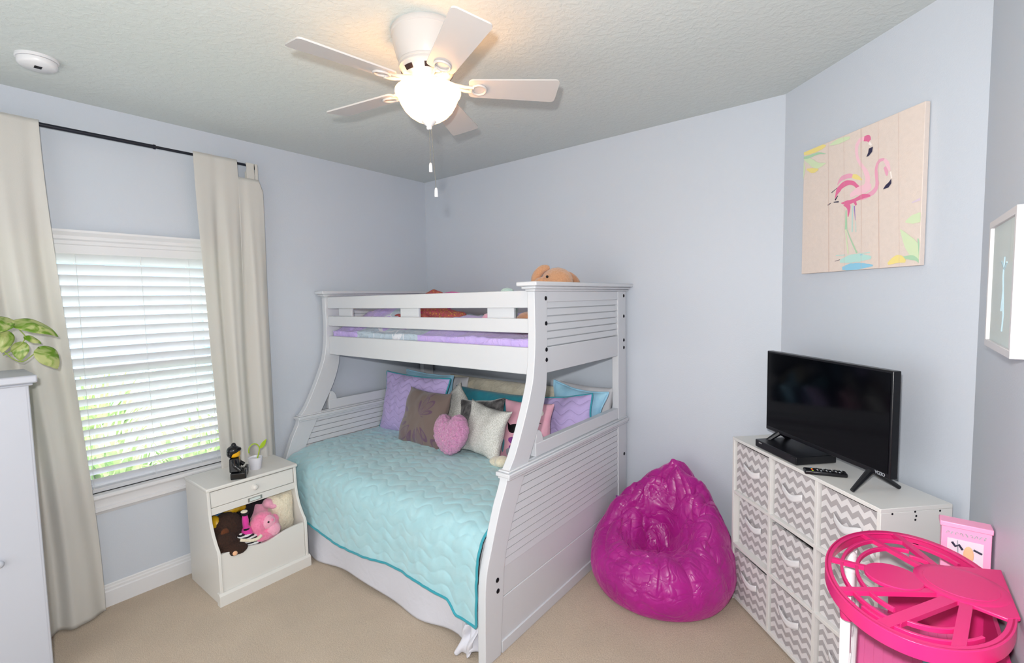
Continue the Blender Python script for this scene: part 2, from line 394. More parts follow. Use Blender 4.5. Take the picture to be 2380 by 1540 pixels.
def crv(pts, n=8):
    """Catmull-Rom through points"""
    P = [Vector(p) for p in pts]; out = []
    for i in range(len(P)-1):
        a = P[max(i-1, 0)]; b = P[i]; c = P[i+1]; d = P[min(i+2, len(P)-1)]
        for k in range(n):
            t = k/n; out.append(.5*((2*b)+(c-a)*t+(2*a-5*b+4*c-d)*t*t+(3*b-a-3*c+d)*t**3))
    out.append(P[-1]); return out
# ------------------------------------------------------------ the room
WY0, WY1, WZ0, WZ1 = -2.80, -1.70, .645, 2.0      # window opening
T = .14
b = B(); b.box(-.02, RX+.2, YB-.2, .2, -.1, 0); struct(b, 'floor', 'carpet', flat=True)
b = B(); b.box(-T, RX+.2, YB-.2, .2, H, H+.1); struct(b, 'ceiling', 'ceiling', flat=True)
b = B(); b.box(-T, 0, YB, WY0, 0, H); b.box(-T, 0, WY1, 0, 0, H); b.box(-T, 0, WY0, WY1, 0, WZ0); b.box(-T, 0, WY0, WY1, WZ1, H); struct(b, 'wall_left', 'wall', flat=True)
b = B(); b.box(-T, DX+.06, 0, T, 0, H); struct(b, 'wall_back', 'wall', flat=True)
b = B(); b.prism([(DX, 0), (RX, DX-RX), (RX+.15, DX-RX), (RX+.15, .15), (DX, .15)], 0, H, 'z'); struct(b, 'wall_diagonal', 'wall', flat=True)
b = B(); b.box(RX, RX+T, YB, DX-RX, 0, H); struct(b, 'wall_right', 'wall', flat=True)
b = B(); b.box(-T, RX+T, YB-T, YB, 0, H); struct(b, 'wall_rear', 'wallhall', flat=True)
bp = [(0, 0), (.016, 0), (.016, .085), (.012, .092), (.012, .104), (.007, .110), (.007, .120), (.004, .125), (0, .125)]
b = B(); b.prism([(x, z) for x, z in bp], YB, -.0, 'y'); struct(b, 'baseboard_left', 'trim', sharp=25)
b = B(); b.prism([(-x, z) for x, z in bp], .016, DX-.01, 'x'); struct(b, 'baseboard_back', 'trim', sharp=25)
T45 = Matrix.Translation((DX, 0, 0)) @ Matrix.Rotation(-PI/4, 4, 'Z')
b = B(); b.prism([(-x, z) for x, z in bp], .0, (RX-DX)*2**.5, 'x', T45); struct(b, 'baseboard_diagonal', 'trim', sharp=25)
b = B(); b.prism([(RX-x, z) for x, z in bp], YB, DX-RX-.01, 'y'); struct(b, 'baseboard_right', 'trim', sharp=25)

# window
wr = bpy.data.objects.new('window_1', None); COL.objects.link(wr); wr.location = (-.07, (WY0+WY1)/2, WZ0); wr['kind'] = 'structure'; MW['window_1'] = Matrix.Translation(wr.location)
b = B()
for y0, y1, z0, z1 in ((WY0, WY0+.045, WZ0, WZ1), (WY1-.045, WY1, WZ0, WZ1), (WY0, WY1, WZ0, WZ0+.05), (WY0, WY1, WZ1-.045, WZ1), (WY0, WY1, 1.285, 1.335)): b.box(-.12, -.075, y0, y1, z0, z1)
b.build('window_frame', 'trim', wr, bevel=.003)
b = B(); b.box(-.1, -.097, WY0+.04, WY1-.04, WZ0+.04, 1.29); b.build('pane', 'glass', wr, flat=True)
b = B(); b.box(-.1, -.097, WY0+.04, WY1-.04, 1.33, WZ1-.04); b.build('pane', 'glass', wr, flat=True)
b = B(); b.prism([(-.07, .645), (.045, .645), (.052, .638), (.052, .628), (.045, .618), (.028, .612), (.022, .59), (.022, .572), (.030, .566), (.030, .55), (.018, .54), (.012, .53), (0, .525), (0, .62), (-.07, .62)], WY0-.06, WY1+.06, 'y')
b.build('window_sill', 'trim', wr, sharp=25)
b = B(); b.box(-.075, .0, WY0, WY0+.004, WZ0, WZ1); b.box(-.075, 0, WY1-.004, WY1, WZ0, WZ1); b.build('jamb_lining', 'trim', wr)

# blind
bl = thing('window_blind', 'white wide-slat horizontal blind hanging half open in the window between the curtains', 'blind', (-.03, (WY0+WY1)/2, WZ1))
b = B(); b.prism([(-.06, 1.998), (.03, 1.998), (.04, 2.064), (.046, 2.064), (.046, 2.056), (.034, 2.046), (.028, 2.034), (.028, 2.018), (.020, 2.012), (.020, 1.996), (.012, 1.985), (-.0, 1.985), (-.0, 1.95), (-.06, 1.95)][0:0] + [(-.06, 2.0), (-.06, 1.945), (.012, 1.945), (.014, 1.99), (.02, 1.995), (.02, 2.012), (.03, 2.02), (.03, 2.036), (.038, 2.046), (.048, 2.055), (.048, 2.066), (.001, 2.066), (.001, 2.0)], WY0+.006, WY1-.006, 'y')
b.build('valance', 'trim', bl, sharp=25)
b = B(); npitch = .0555; zz = 1.925; k = 0; tilt = R(43)
while zz > WZ0+.05:
    pts = []; w = .0315
    for q in range(7):
        s_ = -1+2*q/6; d = .0035*(1-s_*s_); ox = s_*w*math.cos(tilt) - d*math.sin(tilt)*-1; oz = s_*w*math.sin(tilt) + d*math.cos(tilt)*-1
        pts.append((-.030+ox, zz+oz))
    low = [(x_-.0018, z_-.0018) for x_, z_ in pts]
    b.prism(pts + low[::-1], WY0+.012, WY1-.012, 'y'); zz -= npitch; k += 1
b.build('slats', 'slat', bl, sharp=50)
b = B(); b.box(-.055, -.003, WY0+.008, WY1-.008, WZ0+.002, WZ0+.026); b.build('bottom_rail', 'slat', bl, bevel=.004)
b = B()
for y in (-2.66, -2.45, -2.17, -1.93, -1.84):
    for x in (-.058, -.001): b.tube([(x, y, WZ1-.05), (x, y, WZ0+.02)], .0012, 5)
b.build('ladder_cords', 'cord', bl)

# outdoors
b = B(); b.box(-30, -.2, -25, 22, -.5, -.35); struct(b, 'ground_outside', 'lawn', flat=True)
nh = thing('neighbouring_house', 'blue-grey house with white trim seen through the blind slats', 'house', (-9, -1, -.35))
b = B(); b.box(-13, -9, -9, 5, -.35, 3.0); b.build('wall', 'siding', nh, flat=True)
b = B(); b.prism([(-13.4, 3.0), (-8.6, 3.0), (-11, 4.6)], -9.4, 5.4, 'y'); b.build('roof', 'roofm', nh, flat=True)
for y in (-6, -3.2, 1.2):
    b = B(); b.box(-9.0, -8.94, y, y+1.2, .7, 2.1); w_ = b.build('window', 'trim', nh)
    b = B(); b.box(-8.95, -8.93, y+.1, y+1.1, .8, 2.0); b.build('pane', 'hglass', w_, flat=True)
def grass_plant(x, y, h, n, seed):
    rnd = random.Random(seed); b = B()
    for i in range(n):
        a = rnd.uniform(0, 2*PI); l = h*rnd.uniform(.6, 1.1); lean = rnd.uniform(.15, .75); ba = Vector((x+rnd.uniform(-.15, .15), y+rnd.uniform(-.2, .2), -.35))
        dv = Vector((math.cos(a), math.sin(a), 0)); sd = Vector((-dv.y, dv.x, 0)); pv = None
        for k in range(7):
            t = k/6; c = ba + dv*(lean*l*t*t) + Vector((0, 0, l*(t-.35*lean*t*t*t))); w = .022*math.sin(PI*min(1, t*.85+.12))+.001
            vs_ = (b.bm.verts.new(c-sd*w), b.bm.verts.new(c+sd*w+Vector((0, 0, .006))))
            if pv: b.face([pv[0], pv[1], vs_[1], vs_[0]])
            pv = vs_
    return b
gl = ['bushy green garden plant outside the left part of the window', 'bushy green garden plant outside the middle of the window, nearest the glass', 'arching green garden plant outside the right part of the window', 'tall green garden plant further out behind the left blind slats', 'tall green garden plant further out behind the right blind slats']
for i, (x, y, h_, n) in enumerate(((-1.5, -2.1, 1.15, 150), (-1.25, -1.5, 1.2, 150), (-1.6, -.8, 1.3, 160), (-3.2, -1.9, 1.55, 160), (-3.4, .2, 1.6, 160))):
    g = grass_plant(x, y, h_, n, i).build('garden_plant', 'gleaf', fix=False, flat=True); tag(g, gl[i], 'plant', 'garden plants outside the window')

# ------------------------------------------------------------ bunk bed
BX0, BX1 = .032, 1.994
bed = thing('bunk_bed', 'white twin-over-full bunk bed with louvered flared ends in the back corner', 'bunk bed', (1.0, -.75, 0))
front = [(-1.085, 1.70), (-1.085, 1.62), (-1.085, 1.446), (-1.104, 1.279), (-1.132, 1.19), (-1.171, 1.10), (-1.22, 1.0), (-1.273, .905), (-1.325, .84), (-1.335, .80), (-1.36, .75), (-1.387, .698), (-1.45, .538), (-1.493, .407), (-1.505, .23), (-1.510, 0)]
front = [tuple(v) for v in crv(front, 3)]
front = [(v[0], v[1]) for v in [tuple(p)[:2] for p in front]]
stile_in = [(-1.40, 0), (-1.395, .062), (-1.375, .27), (-1.363, .40), (-1.34, .50), (-1.27, .66), (-1.191, .80), (-1.13, .90), (-1.075, .994), (-1.04, 1.06), (-1.013, 1.127), (-.99, 1.20), (-.982, 1.277), (-.975, 1.40), (-.972, 1.70)]
def end_frame(x0, x1, outer):
    """x0..x1 thickness; outer = x side that faces outward"""
    g = .012; xi = x0+g; xo = x1-g        # louver field recessed both sides
    # stiles
    b = B(); b.prism(front + stile_in, x0, x1, 'x'); st = b.build('front_post', 'bed', bed, bevel=.003)
    b = B(); b.prism([(-.15, 0), (-.032, 0), (-.032, 1.70), (-.15, 1.70)], x0, x1, 'x'); b.build('rear_post', 'bed', bed, bevel=.003)
    b = B(); b.prism([(-1.075, .994), (-1.055, .992), (-1.035, .975), (-1.025, .95), (-1.02, .925), (-1.09, .925)], x0+.004, x1-.004, 'x'); b.build('bracket', 'bed', bed, bevel=.002)
    # upper panel
    def louver_field(name, za, zb, pitch, leftf, rightf):
        b = B(); b.prism([(leftf(za), za), (rightf, za), (rightf, zb), (leftf(zb), zb)], xi+.009, xo-.009, 'x')
        z = za
        while z < zb-.01:
            z1 = min(z+pitch, zb)
            for side in (0, 1):
                base = (xo-.005) if side else (xi+.005); sg = 1 if side else -1
                ya, yb_ = leftf(z), leftf(z1)
                # slanted louver with a dark gap below each lip
                v = [(base-sg*.006, ya, z+.0065), (base+sg*.012, ya, z+.0065), (base+sg*.007, yb_, z1), (base-sg*.006, yb_, z1)]
                v2 = [(q[0], rightf, q[2]) for q in v]
                A = [b.bm.verts.new(q) for q in v]; C_ = [b.bm.verts.new(q) for q in v2]
                for i in range(4): b.face([A[i], A[(i+1) % 4], C_[(i+1) % 4], C_[i]])
            z = z1
        b.build(name, 'bed', bed, flat=True)
    def inner(z):
        P = stile_in
        for (ya, za), (yb_, zb) in zip(P, P[1:]):
            if za <= z <= zb: return ya+(yb_-ya)*(z-za)/(zb-za) - .003
        return P[-1][0]
    b = B(); b.box(x0+.003, x1-.003, -.985, -.14, 1.645, 1.70); b.box(x0+.003, x1-.003, -.985, -.14, 1.277, 1.41); b.build('cross_rail', 'bed', bed, bevel=.003)
    louver_field('louver_panel', 1.41, 1.645, .0395, inner, -.14)
    b = B(); b.prism([(-1.09, .86), (-.14, .86), (-.14, .928), (-1.09, .928)], x0+.003, x1-.003, 'x'); b.build('cross_rail', 'bed', bed, bevel=.003)
    louver_field('louver_panel', .40, .86, .0385, inner, -.14)
    # lower flat panel with a groove, and base rail
    b = B(); b.prism([(inner(.265), .265), (-.14, .265), (-.14, .41), (inner(.41), .41)], x0+.008, x1-.008, 'x')
    b.prism([(inner(.1), .0), (-.14, .0), (-.14, .261), (inner(.261), .261)], x0+.008, x1-.008, 'x'); b.box(x0+.012, x1-.012, -1.3, -.14, .25, .27)
    b.box(x0, x1, -1.39, -.14, 0, .058); b.build('lower_panel', 'bed', bed, bevel=.003)
    # waist moulding
    b = B()
    for za, zb, pr in ((.812, .826, .012), (.826, .846, .020), (.846, .856, .010)):
        b.box(x0-pr, x1+pr, -1.318-pr, -.030, za, zb)
    b.build('waist_moulding', 'bed', bed, bevel=.004)
    # cap
    b = B()
    for za, zb, pr in ((1.70, 1.712, .008), (1.712, 1.726, .022), (1.726, 1.748, .040)):
        b.box(x0-min(pr, .03 if x0 < .1 else pr), x1+pr, -1.085-pr, -.004, za, zb)
    b.build('top_cap', 'bed', bed, bevel=.005)
    # bolts
    for (y, z) in [(-.985, 1.664), (-.985, 1.535), (-.985, 1.399), (-.985, 1.346), (-1.415, .371), (-1.413, .318), (-.065, 1.67), (-.065, 1.535), (-.065, 1.375), (-.065, 1.325), (-.065, .60)]:
        xs = x1 if outer > 0 else x0
        b = B(); b.ell((xs, y, z), (.005, .0115, .0115), n=8); b.build('bolt_cap', 'bolt', bed)
end_frame(BX1-.045, BX1, 1)
end_frame(BX0, BX0+.046, -1)
xa, xb = BX0+.046, BX1-.045
for z0, z1, y0, y1, nm in ((1.617, 1.705, -1.068, -1.046, 'guard_rail'), (1.488, 1.562, -1.068, -1.046, 'guard_rail'), (1.274, 1.413, -1.068, -1.042, 'side_rail'), (1.45, 1.70, -.06, -.038, 'guard_rail'), (1.274, 1.413, -.064, -.038, 'side_rail'), (.18, .33, -1.44, -1.415, 'side_rail')):
    b = B(); b.box(xa, xb, y0, y1, z0, z1); b.build(nm, 'bed', bed, bevel=.004)
for x0, x1 in ((.19, .35), (.90, 1.075), (1.645, 1.83)):
    b = B(); b.box(x0, x1, -1.046, -1.026, 1.49, 1.69); b.build('rail_spacer', 'bed', bed, bevel=.003)
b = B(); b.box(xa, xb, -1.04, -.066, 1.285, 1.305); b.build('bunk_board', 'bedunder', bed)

# mattresses and covers
def rbox(b, x0, x1, y0, y1, z0, z1, r=.04, n=5):
    pts = []
    for cx, cy, a0 in ((x1-r, y1-r, 0), (x0+r, y1-r, PI/2), (x0+r, y0+r, PI), (x1-r, y0+r, 1.5*PI)):
        for i in range(n+1): a = a0+PI/2*i/n; pts.append((cx+r*math.cos(a), cy+r*math.sin(a)))
    b.prism(pts, z0, z1, 'z')
b = B(); rbox(b, xa+.02, xb-.02, -1.40, -.05, .30, .57); o = b.build('mattress', 'whitec', bevel=.02); tag(o, 'full-size mattress under the aqua quilt on the lower bunk', 'mattress')
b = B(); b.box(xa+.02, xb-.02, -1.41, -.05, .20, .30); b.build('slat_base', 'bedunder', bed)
b = B(); rbox(b, xa+.012, xb-.012, -1.03, -.07, 1.307, 1.43, .03); o = b.build('mattress', 'whitec', bevel=.015); tag(o, 'twin mattress on the upper bunk under the lavender comforter', 'mattress')

# quilt
QX0, QX1 = xa+.004, xb-.004
prof = [(-.06, .615), (-.4, .622), (-.8, .628), (-1.1, .63), (-1.3, .622), (-1.40, .600), (-1.452, .555), (-1.478, .49), (-1.487, .40), (-1.493, .30), (-1.498, .23)]
pc = crv([(p[0], p[1], 0) for p in prof], 12); L = [0]
for p, q in zip(pc, pc[1:]): L.append(L[-1]+(q-p).length)
tot = L[-1]
def pat(s):
    s *= tot; i = 0
    lo, hi = 0, len(L)-1
    while hi-lo > 1:
        mid = (lo+hi)//2
        if L[mid] <= s: lo = mid
        else: hi = mid
    t = (s-L[lo])/max(1e-9, L[hi]-L[lo]); p = pc[lo].lerp(pc[hi], t); d = (pc[hi]-pc[lo]).normalized(); return p, d
def quiltf(u, v, off=0):
    x = QX0+(QX1-QX0)*u; p, d = pat(v); s = v*tot
    y, z = p.x, p.y; ny, nzv = d.y, -d.x          # outward normal
    front_ = smoothstep(.72, .95, v)
    # quilting: wavy stitched lines running along the bed
    ph = (s + (.019+.008*nz((x, s, 2), 2))*math.sin(2*PI*(x+.05*nz((s*2, x, 4), 1.5))/.15 + PI*math.floor(s/.062)*.0 + 1.2*math.sin(s*2.3)) + .012*nz((x, s, 8), 3))/.068
    puff = abs(math.sin(PI*ph))**.38
    puff2 = .5+.5*nz((x, s, 3), 13)
    h = .0066*puff*(.35+.9*puff2) + .0035*nz((x*1.2, s*.8, 6), 22) + .007*nz((x, s, 0), 5) + .012*nz((x*1.2, s*1.2, 9), 2.2)*(1-front_)
    # loose bunching near the left end
    bun = math.exp(-((x-.45)/.35)**2)*math.exp(-((s-.75)/.35)**2); h += .012*bun*nz((x*1.3, s*2.2, 5), 11)
    h += front_*.010*math.sin(x*9+1.3*math.sin(x*4)) 
    lf = smoothstep(.45, .10, x)                   # left end falls away over the mattress corner
    z -= .02*lf*smoothstep(.66, .84, v)*(1-smoothstep(.9, 1, v)); 
    rc = smoothstep(1.74, 1.82, x)
    z -= rc*front_*.055*smoothstep(.9, 1.0, v); h += rc*front_*.012
    z += .018*math.sin(x*5.5)*smoothstep(.95, 1, v)*(1-rc)
    return Vector((x, y+ny*(h+off), z+nzv*(h+off)))
q = thing('quilt', 'aqua wave-stitched quilt with teal edging spread over the lower bunk', 'quilt', (1.0, -1.4, .62))
b = B(); b.grid(lambda u, v: quiltf(u, v), 460, 430)
b.build('quilt_cloth', 'quilt', q, sharp=180, fix=False)
b = B(); b.tube([quiltf(i/220, 1.0)+Vector((0, -.002, 0)) for i in range(221)], .0065, 8); b.tube([quiltf(1, .74+.26*i/40)+Vector((0, -.001, 0)) for i in range(41)], .0065, 8)
b.build('edging', 'piping', q, sharp=180)
# bed skirt
def skf(u, v):
    x = xa+.01+(xb-xa-.02)*u; z = .33*(1-v)+.004; fl = v*v
    y = -1.452 - .018*v + .010*fl*math.sin(x*17+2*math.sin(x*3)) - .012*fl*math.sin(x*5)
    e = smoothstep(1.76, 1.90, x); y -= e*v*(.03+.018*math.sin(x*90)); y += .03*smoothstep(1.1, 1.76, x)*v*(1-e)
    z += .012*v*(1+math.sin(x*7+1))*(1-e)+e*v*.02*(1+math.sin(x*60))
    return Vector((x, y, z))
b = B(); b.grid(skf, 300, 30); o = b.build('bed_skirt', 'skirt', sharp=180, fix=False, thick=.002); tag(o, 'white gathered bed skirt hanging to the carpet below the aqua quilt', 'bed skirt')
b = B()
b.grid(lambda u, v: Vector((1.86+.085*u-.05*v, -1.485-.012*math.sin(u*9)-.03*v-.012*math.sin(v*7+u*5), .155*(1-v)+.004+.010*v*math.sin(u*11)**2)), 24, 30); o = b.build('skirt_corner', 'skirt', sharp=180, fix=False, thick=.002); o.parent = bpy.data.objects['bed_skirt']

# upper comforter
def comf(u, v):
    x = xa+.012+(xb-xa-.024)*u
    if v < .8: y = -.08-(1.032-.08)*(v/.8); z = 1.468
    else: y = -1.036; z = 1.468-.10*((v-.8)/.2)
    e = smoothstep(.70, .8, v); z -= .02*e*(1-smoothstep(.8, .85, v)) if v < .85 else 0
    n1 = nz((x, y, z), 5)*.022+nz((x*1.6, y, z*2), 14)*.008
    wr = (1-smoothstep(.5, .75, x))*.016*nz((x*3, y*2, z*6), 7)
    bul = .075*smoothstep(-.98, -.65, y)*(.8+nz((x, y, 1), 2.4)) + .05*math.exp(-((x-.3)/.3)**2)*smoothstep(-1.0, -.5, y)
    if v < .8: z += n1+wr+bul
    else: y = max(y+.02*abs(n1)*40*.3+wr*.5, -1.042); z += n1*.3*(1-(v-.8)/.2)
    return Vector((x, y, z))
b = B(); b.grid(comf, 220, 130); o = b.build('comforter', 'comf', sharp=180, fix=False, thick=.006); tag(o, 'rumpled lavender comforter with grey scale pattern on the upper bunk', 'comforter')
# ------------------------------------------------------------ cushions
def pillow_fn(w, h, t, pinch=.07, seed=0, wr=.010, pw=2.6):
    def surf(side):
        def f(u, v):
            a = 2*u-1; c = 2*v-1
            x = a*w/2*(1-pinch*(1-c*c)) ; z = c*h/2*(1-pinch*(1-a*a))
            th = t/2*((1-abs(a)**pw)*(1-abs(c)**pw))**.55
            n = wr*(nz((x, z, seed*3.1+side), 6)+.5*nz((x*1.5, z, seed+side*2), 14))*min(1, th/t*4)
            edge = (1-min(1, th/(t*.35))); r = edge*.012*math.sin(8*a+seed)*math.cos(7*c)
            return Vector((x, side*(th+n)+r, z))
        return f
    return surf
def pillow(name, label, mat, c, w, h, t, tilt=-15, roll=0, yaw=0, seed=0, pinch=.07, piping=None, group='cushions on the lower bunk', cat='cushion', wr=.010, n=44, disp=None, quiltd=False):
    Mx = Matrix.Translation(c) @ Matrix.Rotation(R(yaw), 4, 'Z') @ Matrix.Rotation(R(tilt), 4, 'X') @ Matrix.Rotation(R(roll), 4, 'Y')
    S = pillow_fn(w, h, t, pinch, seed, wr)
    b = B()
    for s_ in (-1, 1): b.grid(S(s_), n, n)
    bmesh.ops.remove_doubles(b.bm, verts=b.bm.verts, dist=.0006)
    if quiltd:
        b.bm.normal_update(); mv = []
        for v in b.bm.verts:
            ph = (v.co.z + .016*math.sin(2*PI*v.co.x/.12))/.055; mv.append((v, v.co+v.normal*.003*(abs(math.sin(PI*ph))**.5-.6)))
        for v, q_ in mv: v.co = q_
    if piping:
        e = bpy.data.objects.new(name, None); COL.objects.link(e); e.matrix_world = Mx; MW[e.name] = Mx; tag(e, label, cat, group)
        b.build('cover', mat, e, local=True, sharp=100, disp=disp)
        pts = []
        f = S(-1)
        for i in range(40): pts.append(f(i/40, 0))
        for i in range(40): pts.append(f(1, i/40))
        for i in range(40): pts.append(f(1-i/40, 1))
        for i in range(40): pts.append(f(0, 1-i/40))
        b = B(); b.tube(pts, .006, 7, closed=True); b.build('piping', piping, e, local=True, sharp=180)
        return e
    o = b.build(name, mat, sharp=100, disp=disp); o.matrix_world = Mx; tag(o, label, cat, group); MW[o.name] = Mx; return o
pillow('body_pillow', 'long cream fleece body pillow along the wall behind the teal pillow', 'creamc', (1.02, -.15, .835), 1.26, .38, .16, -12, 0, 0, 1, .03, cat='pillow', wr=.02)
pillow('bed_pillow', 'white pillow standing in the back left corner behind the blue and lavender shams', 'whitec', (.40, -.25, .815), .60, .44, .14, -12, 0, 0, 2, cat='pillow')
pillow('bed_pillow', 'white pillow in the back right corner behind the light blue sham', 'whitec', (1.70, -.125, .85), .46, .42, .11, -10, 2, 0, 3, cat='pillow')
pillow('pillow_sham', 'light blue satin sham behind the left lavender sham', 'blue', (.42, -.44, .85), .58, .46, .13, -12, 1, 0, 4, piping='blue', cat='pillow sham', group='shams on the lower bunk')
pillow('pillow_sham', 'large lavender quilted sham with teal piping at the left end of the bed', 'lavq', (.455, -.60, .845), .75, .48, .13, -12, 0, 0, 5, piping='piping', cat='pillow sham', group='shams on the lower bunk', n=110, quiltd=True)
pillow('pillow_sham', 'light blue satin sham leaning in the right corner behind the lavender one', 'blue', (1.72, -.26, .845), .42, .45, .12, -12, 6, 0, 6, pinch=.13, piping='blue', cat='pillow sham', group='shams on the lower bunk')
pillow('pillow_sham', 'lavender quilted sham with teal piping seen through the right bed end', 'lavq', (1.718, -.40, .815), .44, .42, .14, -14, -9, 0, 7, piping='piping', cat='pillow sham', group='shams on the lower bunk', n=90, quiltd=True)
pillow('teal_pillow', 'long plain teal pillow behind the small cushions', 'tealc', (1.10, -.34, .785), .92, .39, .15, -12, 0, 0, 8, cat='pillow')
pillow('throw_cushion', 'greyish brown cushion with purple flower print', 'brown', (.72, -.72, .805), .47, .42, .13, -20, 1, 0, 9, pinch=.09)
pillow('throw_cushion', 'silver white cushion tipped up on its corner behind the pink heart', 'sequin', (.87, -.56, .79), .40, .40, .12, -18, 42, 0, 10, pinch=.12)
pillow('throw_cushion', 'small charcoal velvet cushion between the two silver cushions', 'velvet', (1.14, -.585, .775), .43, .40, .12, -18, -7, 0, 11, pinch=.1)
pillow('throw_cushion', 'silver white glittery cushion standing right of the pink heart', 'sequin', (1.30, -.70, .795), .35, .35, .13, -16, 7, 0, 12, pinch=.12)
bird = pillow('throw_cushion', 'dusty pink cushion with bird print half hidden by the bed post', 'birdp', (1.555, -.59, .80), .38, .40, .12, -15, -2, 0, 13, pinch=.06, wr=.004)
# printed birds follow the front face of the cushion
S = pillow_fn(.38, .40, .12, .06, 13, .004)(-1)
def onpil(x, z): q = S(x/.38+.5, z/.40+.5); return Vector((q.x, q.y-.0015, q.z))
def patch(b, pts):
    cx = sum(p[0] for p in pts)/len(pts); cz = sum(p[1] for p in pts)/len(pts); rings = []
    for k in (1, .66, .33): rings.append([b.bm.verts.new(onpil(cx+(p[0]-cx)*k, cz+(p[1]-cz)*k)) for p in pts])
    for A, C_ in zip(rings, rings[1:]):
        for i in range(len(pts)): b.face([A[i], A[(i+1) % len(pts)], C_[(i+1) % len(pts)], C_[i]])
    b.face(rings[-1])
def smoothp(pts, n=5): return [(p.x, p.y) for p in crv([(x, z, 0) for x, z in pts+[pts[0]]], n)][:-1]
for nm, mk_, pts in (('printed_bird', 'toyblack', [(-.13, .055), (-.11, .035), (-.075, .045), (-.03, .05), (-.02, .03), (-.045, -.005), (-.075, -.015), (-.11, .0)]), ('printed_twig', 'toyblack', [(.09, .09), (.12, .08), (.15, .07), (.12, .072)]),
    ('printed_bird', 'prpurp', [(-.10, -.05), (-.06, -.04), (-.05, -.07), (-.07, -.085), (-.10, -.07)]), ('printed_bud', 'prpurp', [(-.09, -.10), (-.06, -.10), (-.06, -.12), (-.09, -.12)]),
    ('printed_leaf', 'prgrey', [(-.12, -.13), (-.08, -.11), (-.05, -.14), (-.07, -.17), (-.11, -.17)]), ('printed_leaf', 'prgrey', [(.10, -.02), (.14, -.01), (.16, -.06), (.14, -.11), (.11, -.09)]),
    ('printed_leaf', 'piping', [(-.17, -.08), (-.15, -.06), (-.14, -.1), (-.155, -.15), (-.17, -.12)]), ('printed_blossom', 'ink_white', [(.10, .17), (.13, .16), (.15, .13), (.12, .11), (.09, .13)])):
    b = B(); patch(b, smoothp(pts)); b.build(nm, mk_, bird, local=True, fix=False)
# heart
def heart_r(a):
    x = 16*math.sin(a)*(.93+.07*math.cos(a)); y = 14*math.cos(a)-6.0*math.exp(-(min(a, 2*PI-a)/.30)**2)-1.4*math.exp(-((a-PI)/.5)**2)*-1*-1; y += .6; return x/16, y/14.5
def heartf(side):
    def f(u, v):
        hx, hz = heart_r(2*PI*u); k = v; x = hx*k*.158; z = hz*k*.142; th = .062*(1-k**2.6)**.5
        return Vector((x, side*th, z))
    return f
b = B()
for s_ in (-1, 1): b.grid(heartf(s_), 150, 40, cu=True)
bmesh.ops.remove_doubles(b.bm, verts=b.bm.verts, dist=.0008)
o = b.build('heart_cushion', 'heart', sharp=180, disp=lambda p, n: .007*nz(p, 60)+.004*nz(p, 130))
o.matrix_world = Matrix.Translation((1.115, -.835, .785)) @ Matrix.Rotation(R(-14), 4, 'X') @ Matrix.Rotation(R(-6), 4, 'Y'); tag(o, 'fluffy pink heart-shaped cushion at the front of the pile', 'cushion', 'cushions on the lower bunk')
o = blob([((1.50, -.80, .655), (.07, .05, .03)), ((1.54, -.82, .67), (.04, .05, .035))], .008, 3).build('plush_toy', 'creamfur', sharp=180); tag(o, 'small cream plush lying on the quilt beside the right bed post', 'plush toy')

# ------------------------------------------------------------ toys on the upper bunk
def fuz(a, s_): return lambda p: a*nz(p, s_)+a*.6*nz(p, s_*2.3)
rb = thing('rabbit_toy', 'tan lop-eared plush rabbit peeking over the right bunk end', 'plush toy', (1.72, -.45, 1.5))
blob([((1.75, -.50, 1.765), (.105, .09, .088)), ((1.735, -.42, 1.62), (.10, .09, .13)), ((1.69, -.585, 1.755), (.045, .05, .04)), ((1.65, -.46, 1.6), (.035, .04, .08)), ((1.82, -.46, 1.6), (.035, .04, .08))], .007, 5, fuz(.003, 60)).build('body', 'rabbit', rb, sharp=180)
b = B(); b.tube(crv([(1.71, -.52, 1.853), (1.675, -.55, 1.845), (1.64, -.565, 1.80), (1.628, -.565, 1.75)], 6), [.010, .014, .018, .02, .022, .024, .025, .026, .027, .028, .029, .029, .029, .029, .028, .027, .024, .020, .012][:19], 12); b.build('ear', 'rabbit', rb, sharp=180)
b = B(); b.tube(crv([(1.77, -.42, 1.82), (1.80, -.36, 1.76), (1.80, -.34, 1.66)], 6), [.012, .02, .024, .026, .028, .029, .029, .029, .028, .026, .024, .02, .012], 12); b.build('ear', 'rabbitd', rb, sharp=180)
for x in (1.738,):
    b = B(); b.ell((x, -.590, 1.795), (.0085, .008, .0085), n=8); b.build('eye', 'toyblack', rb)
blob([((.42, -.62, 1.535), (.34, .14, .05)), ((.62, -.55, 1.62), (.14, .12, .085)), ((.65, -.52, 1.69), (.09, .07, .05)), ((.88, -.6, 1.55), (.16, .10, .04)), ((.78, -.62, 1.575), (.12, .08, .035))], .010, 6, fuz(.010, 9)).build('floral_blanket', 'coral', sharp=180)
tag(bpy.data.objects['floral_blanket'], 'crumpled coral floral blanket heaped on the lavender comforter', 'blanket')
b = B(); o = blob([((.74, -.42, 1.665), (.16, .06, .065)), ((.40, -.30, 1.60), (.2, .06, .08))], .010, 6).build('pink_pillow', 'magfur', sharp=180); tag(o, 'hot pink cushion behind the floral blanket on the upper bunk', 'cushion')
o = blob([((1.535, -.72, 1.60), (.06, .06, .10)), ((1.53, -.72, 1.69), (.045, .05, .045))], .007, 4, fuz(.004, 40)).build('plush_toy', 'aqua', sharp=180); tag(o, 'pale aqua plush toy whose rounded top shows above the top guard rail', 'plush toy')
pg = thing('plush_toy', 'small pink plush with black nose between the guard rails', 'plush toy', (1.6, -.97, 1.5))
blob([((1.60, -.96, 1.545), (.07, .035, .045)), ((1.66, -.95, 1.53), (.06, .035, .05))], .006, 4, fuz(.003, 50)).build('body', 'pinkfur2', pg, sharp=180)
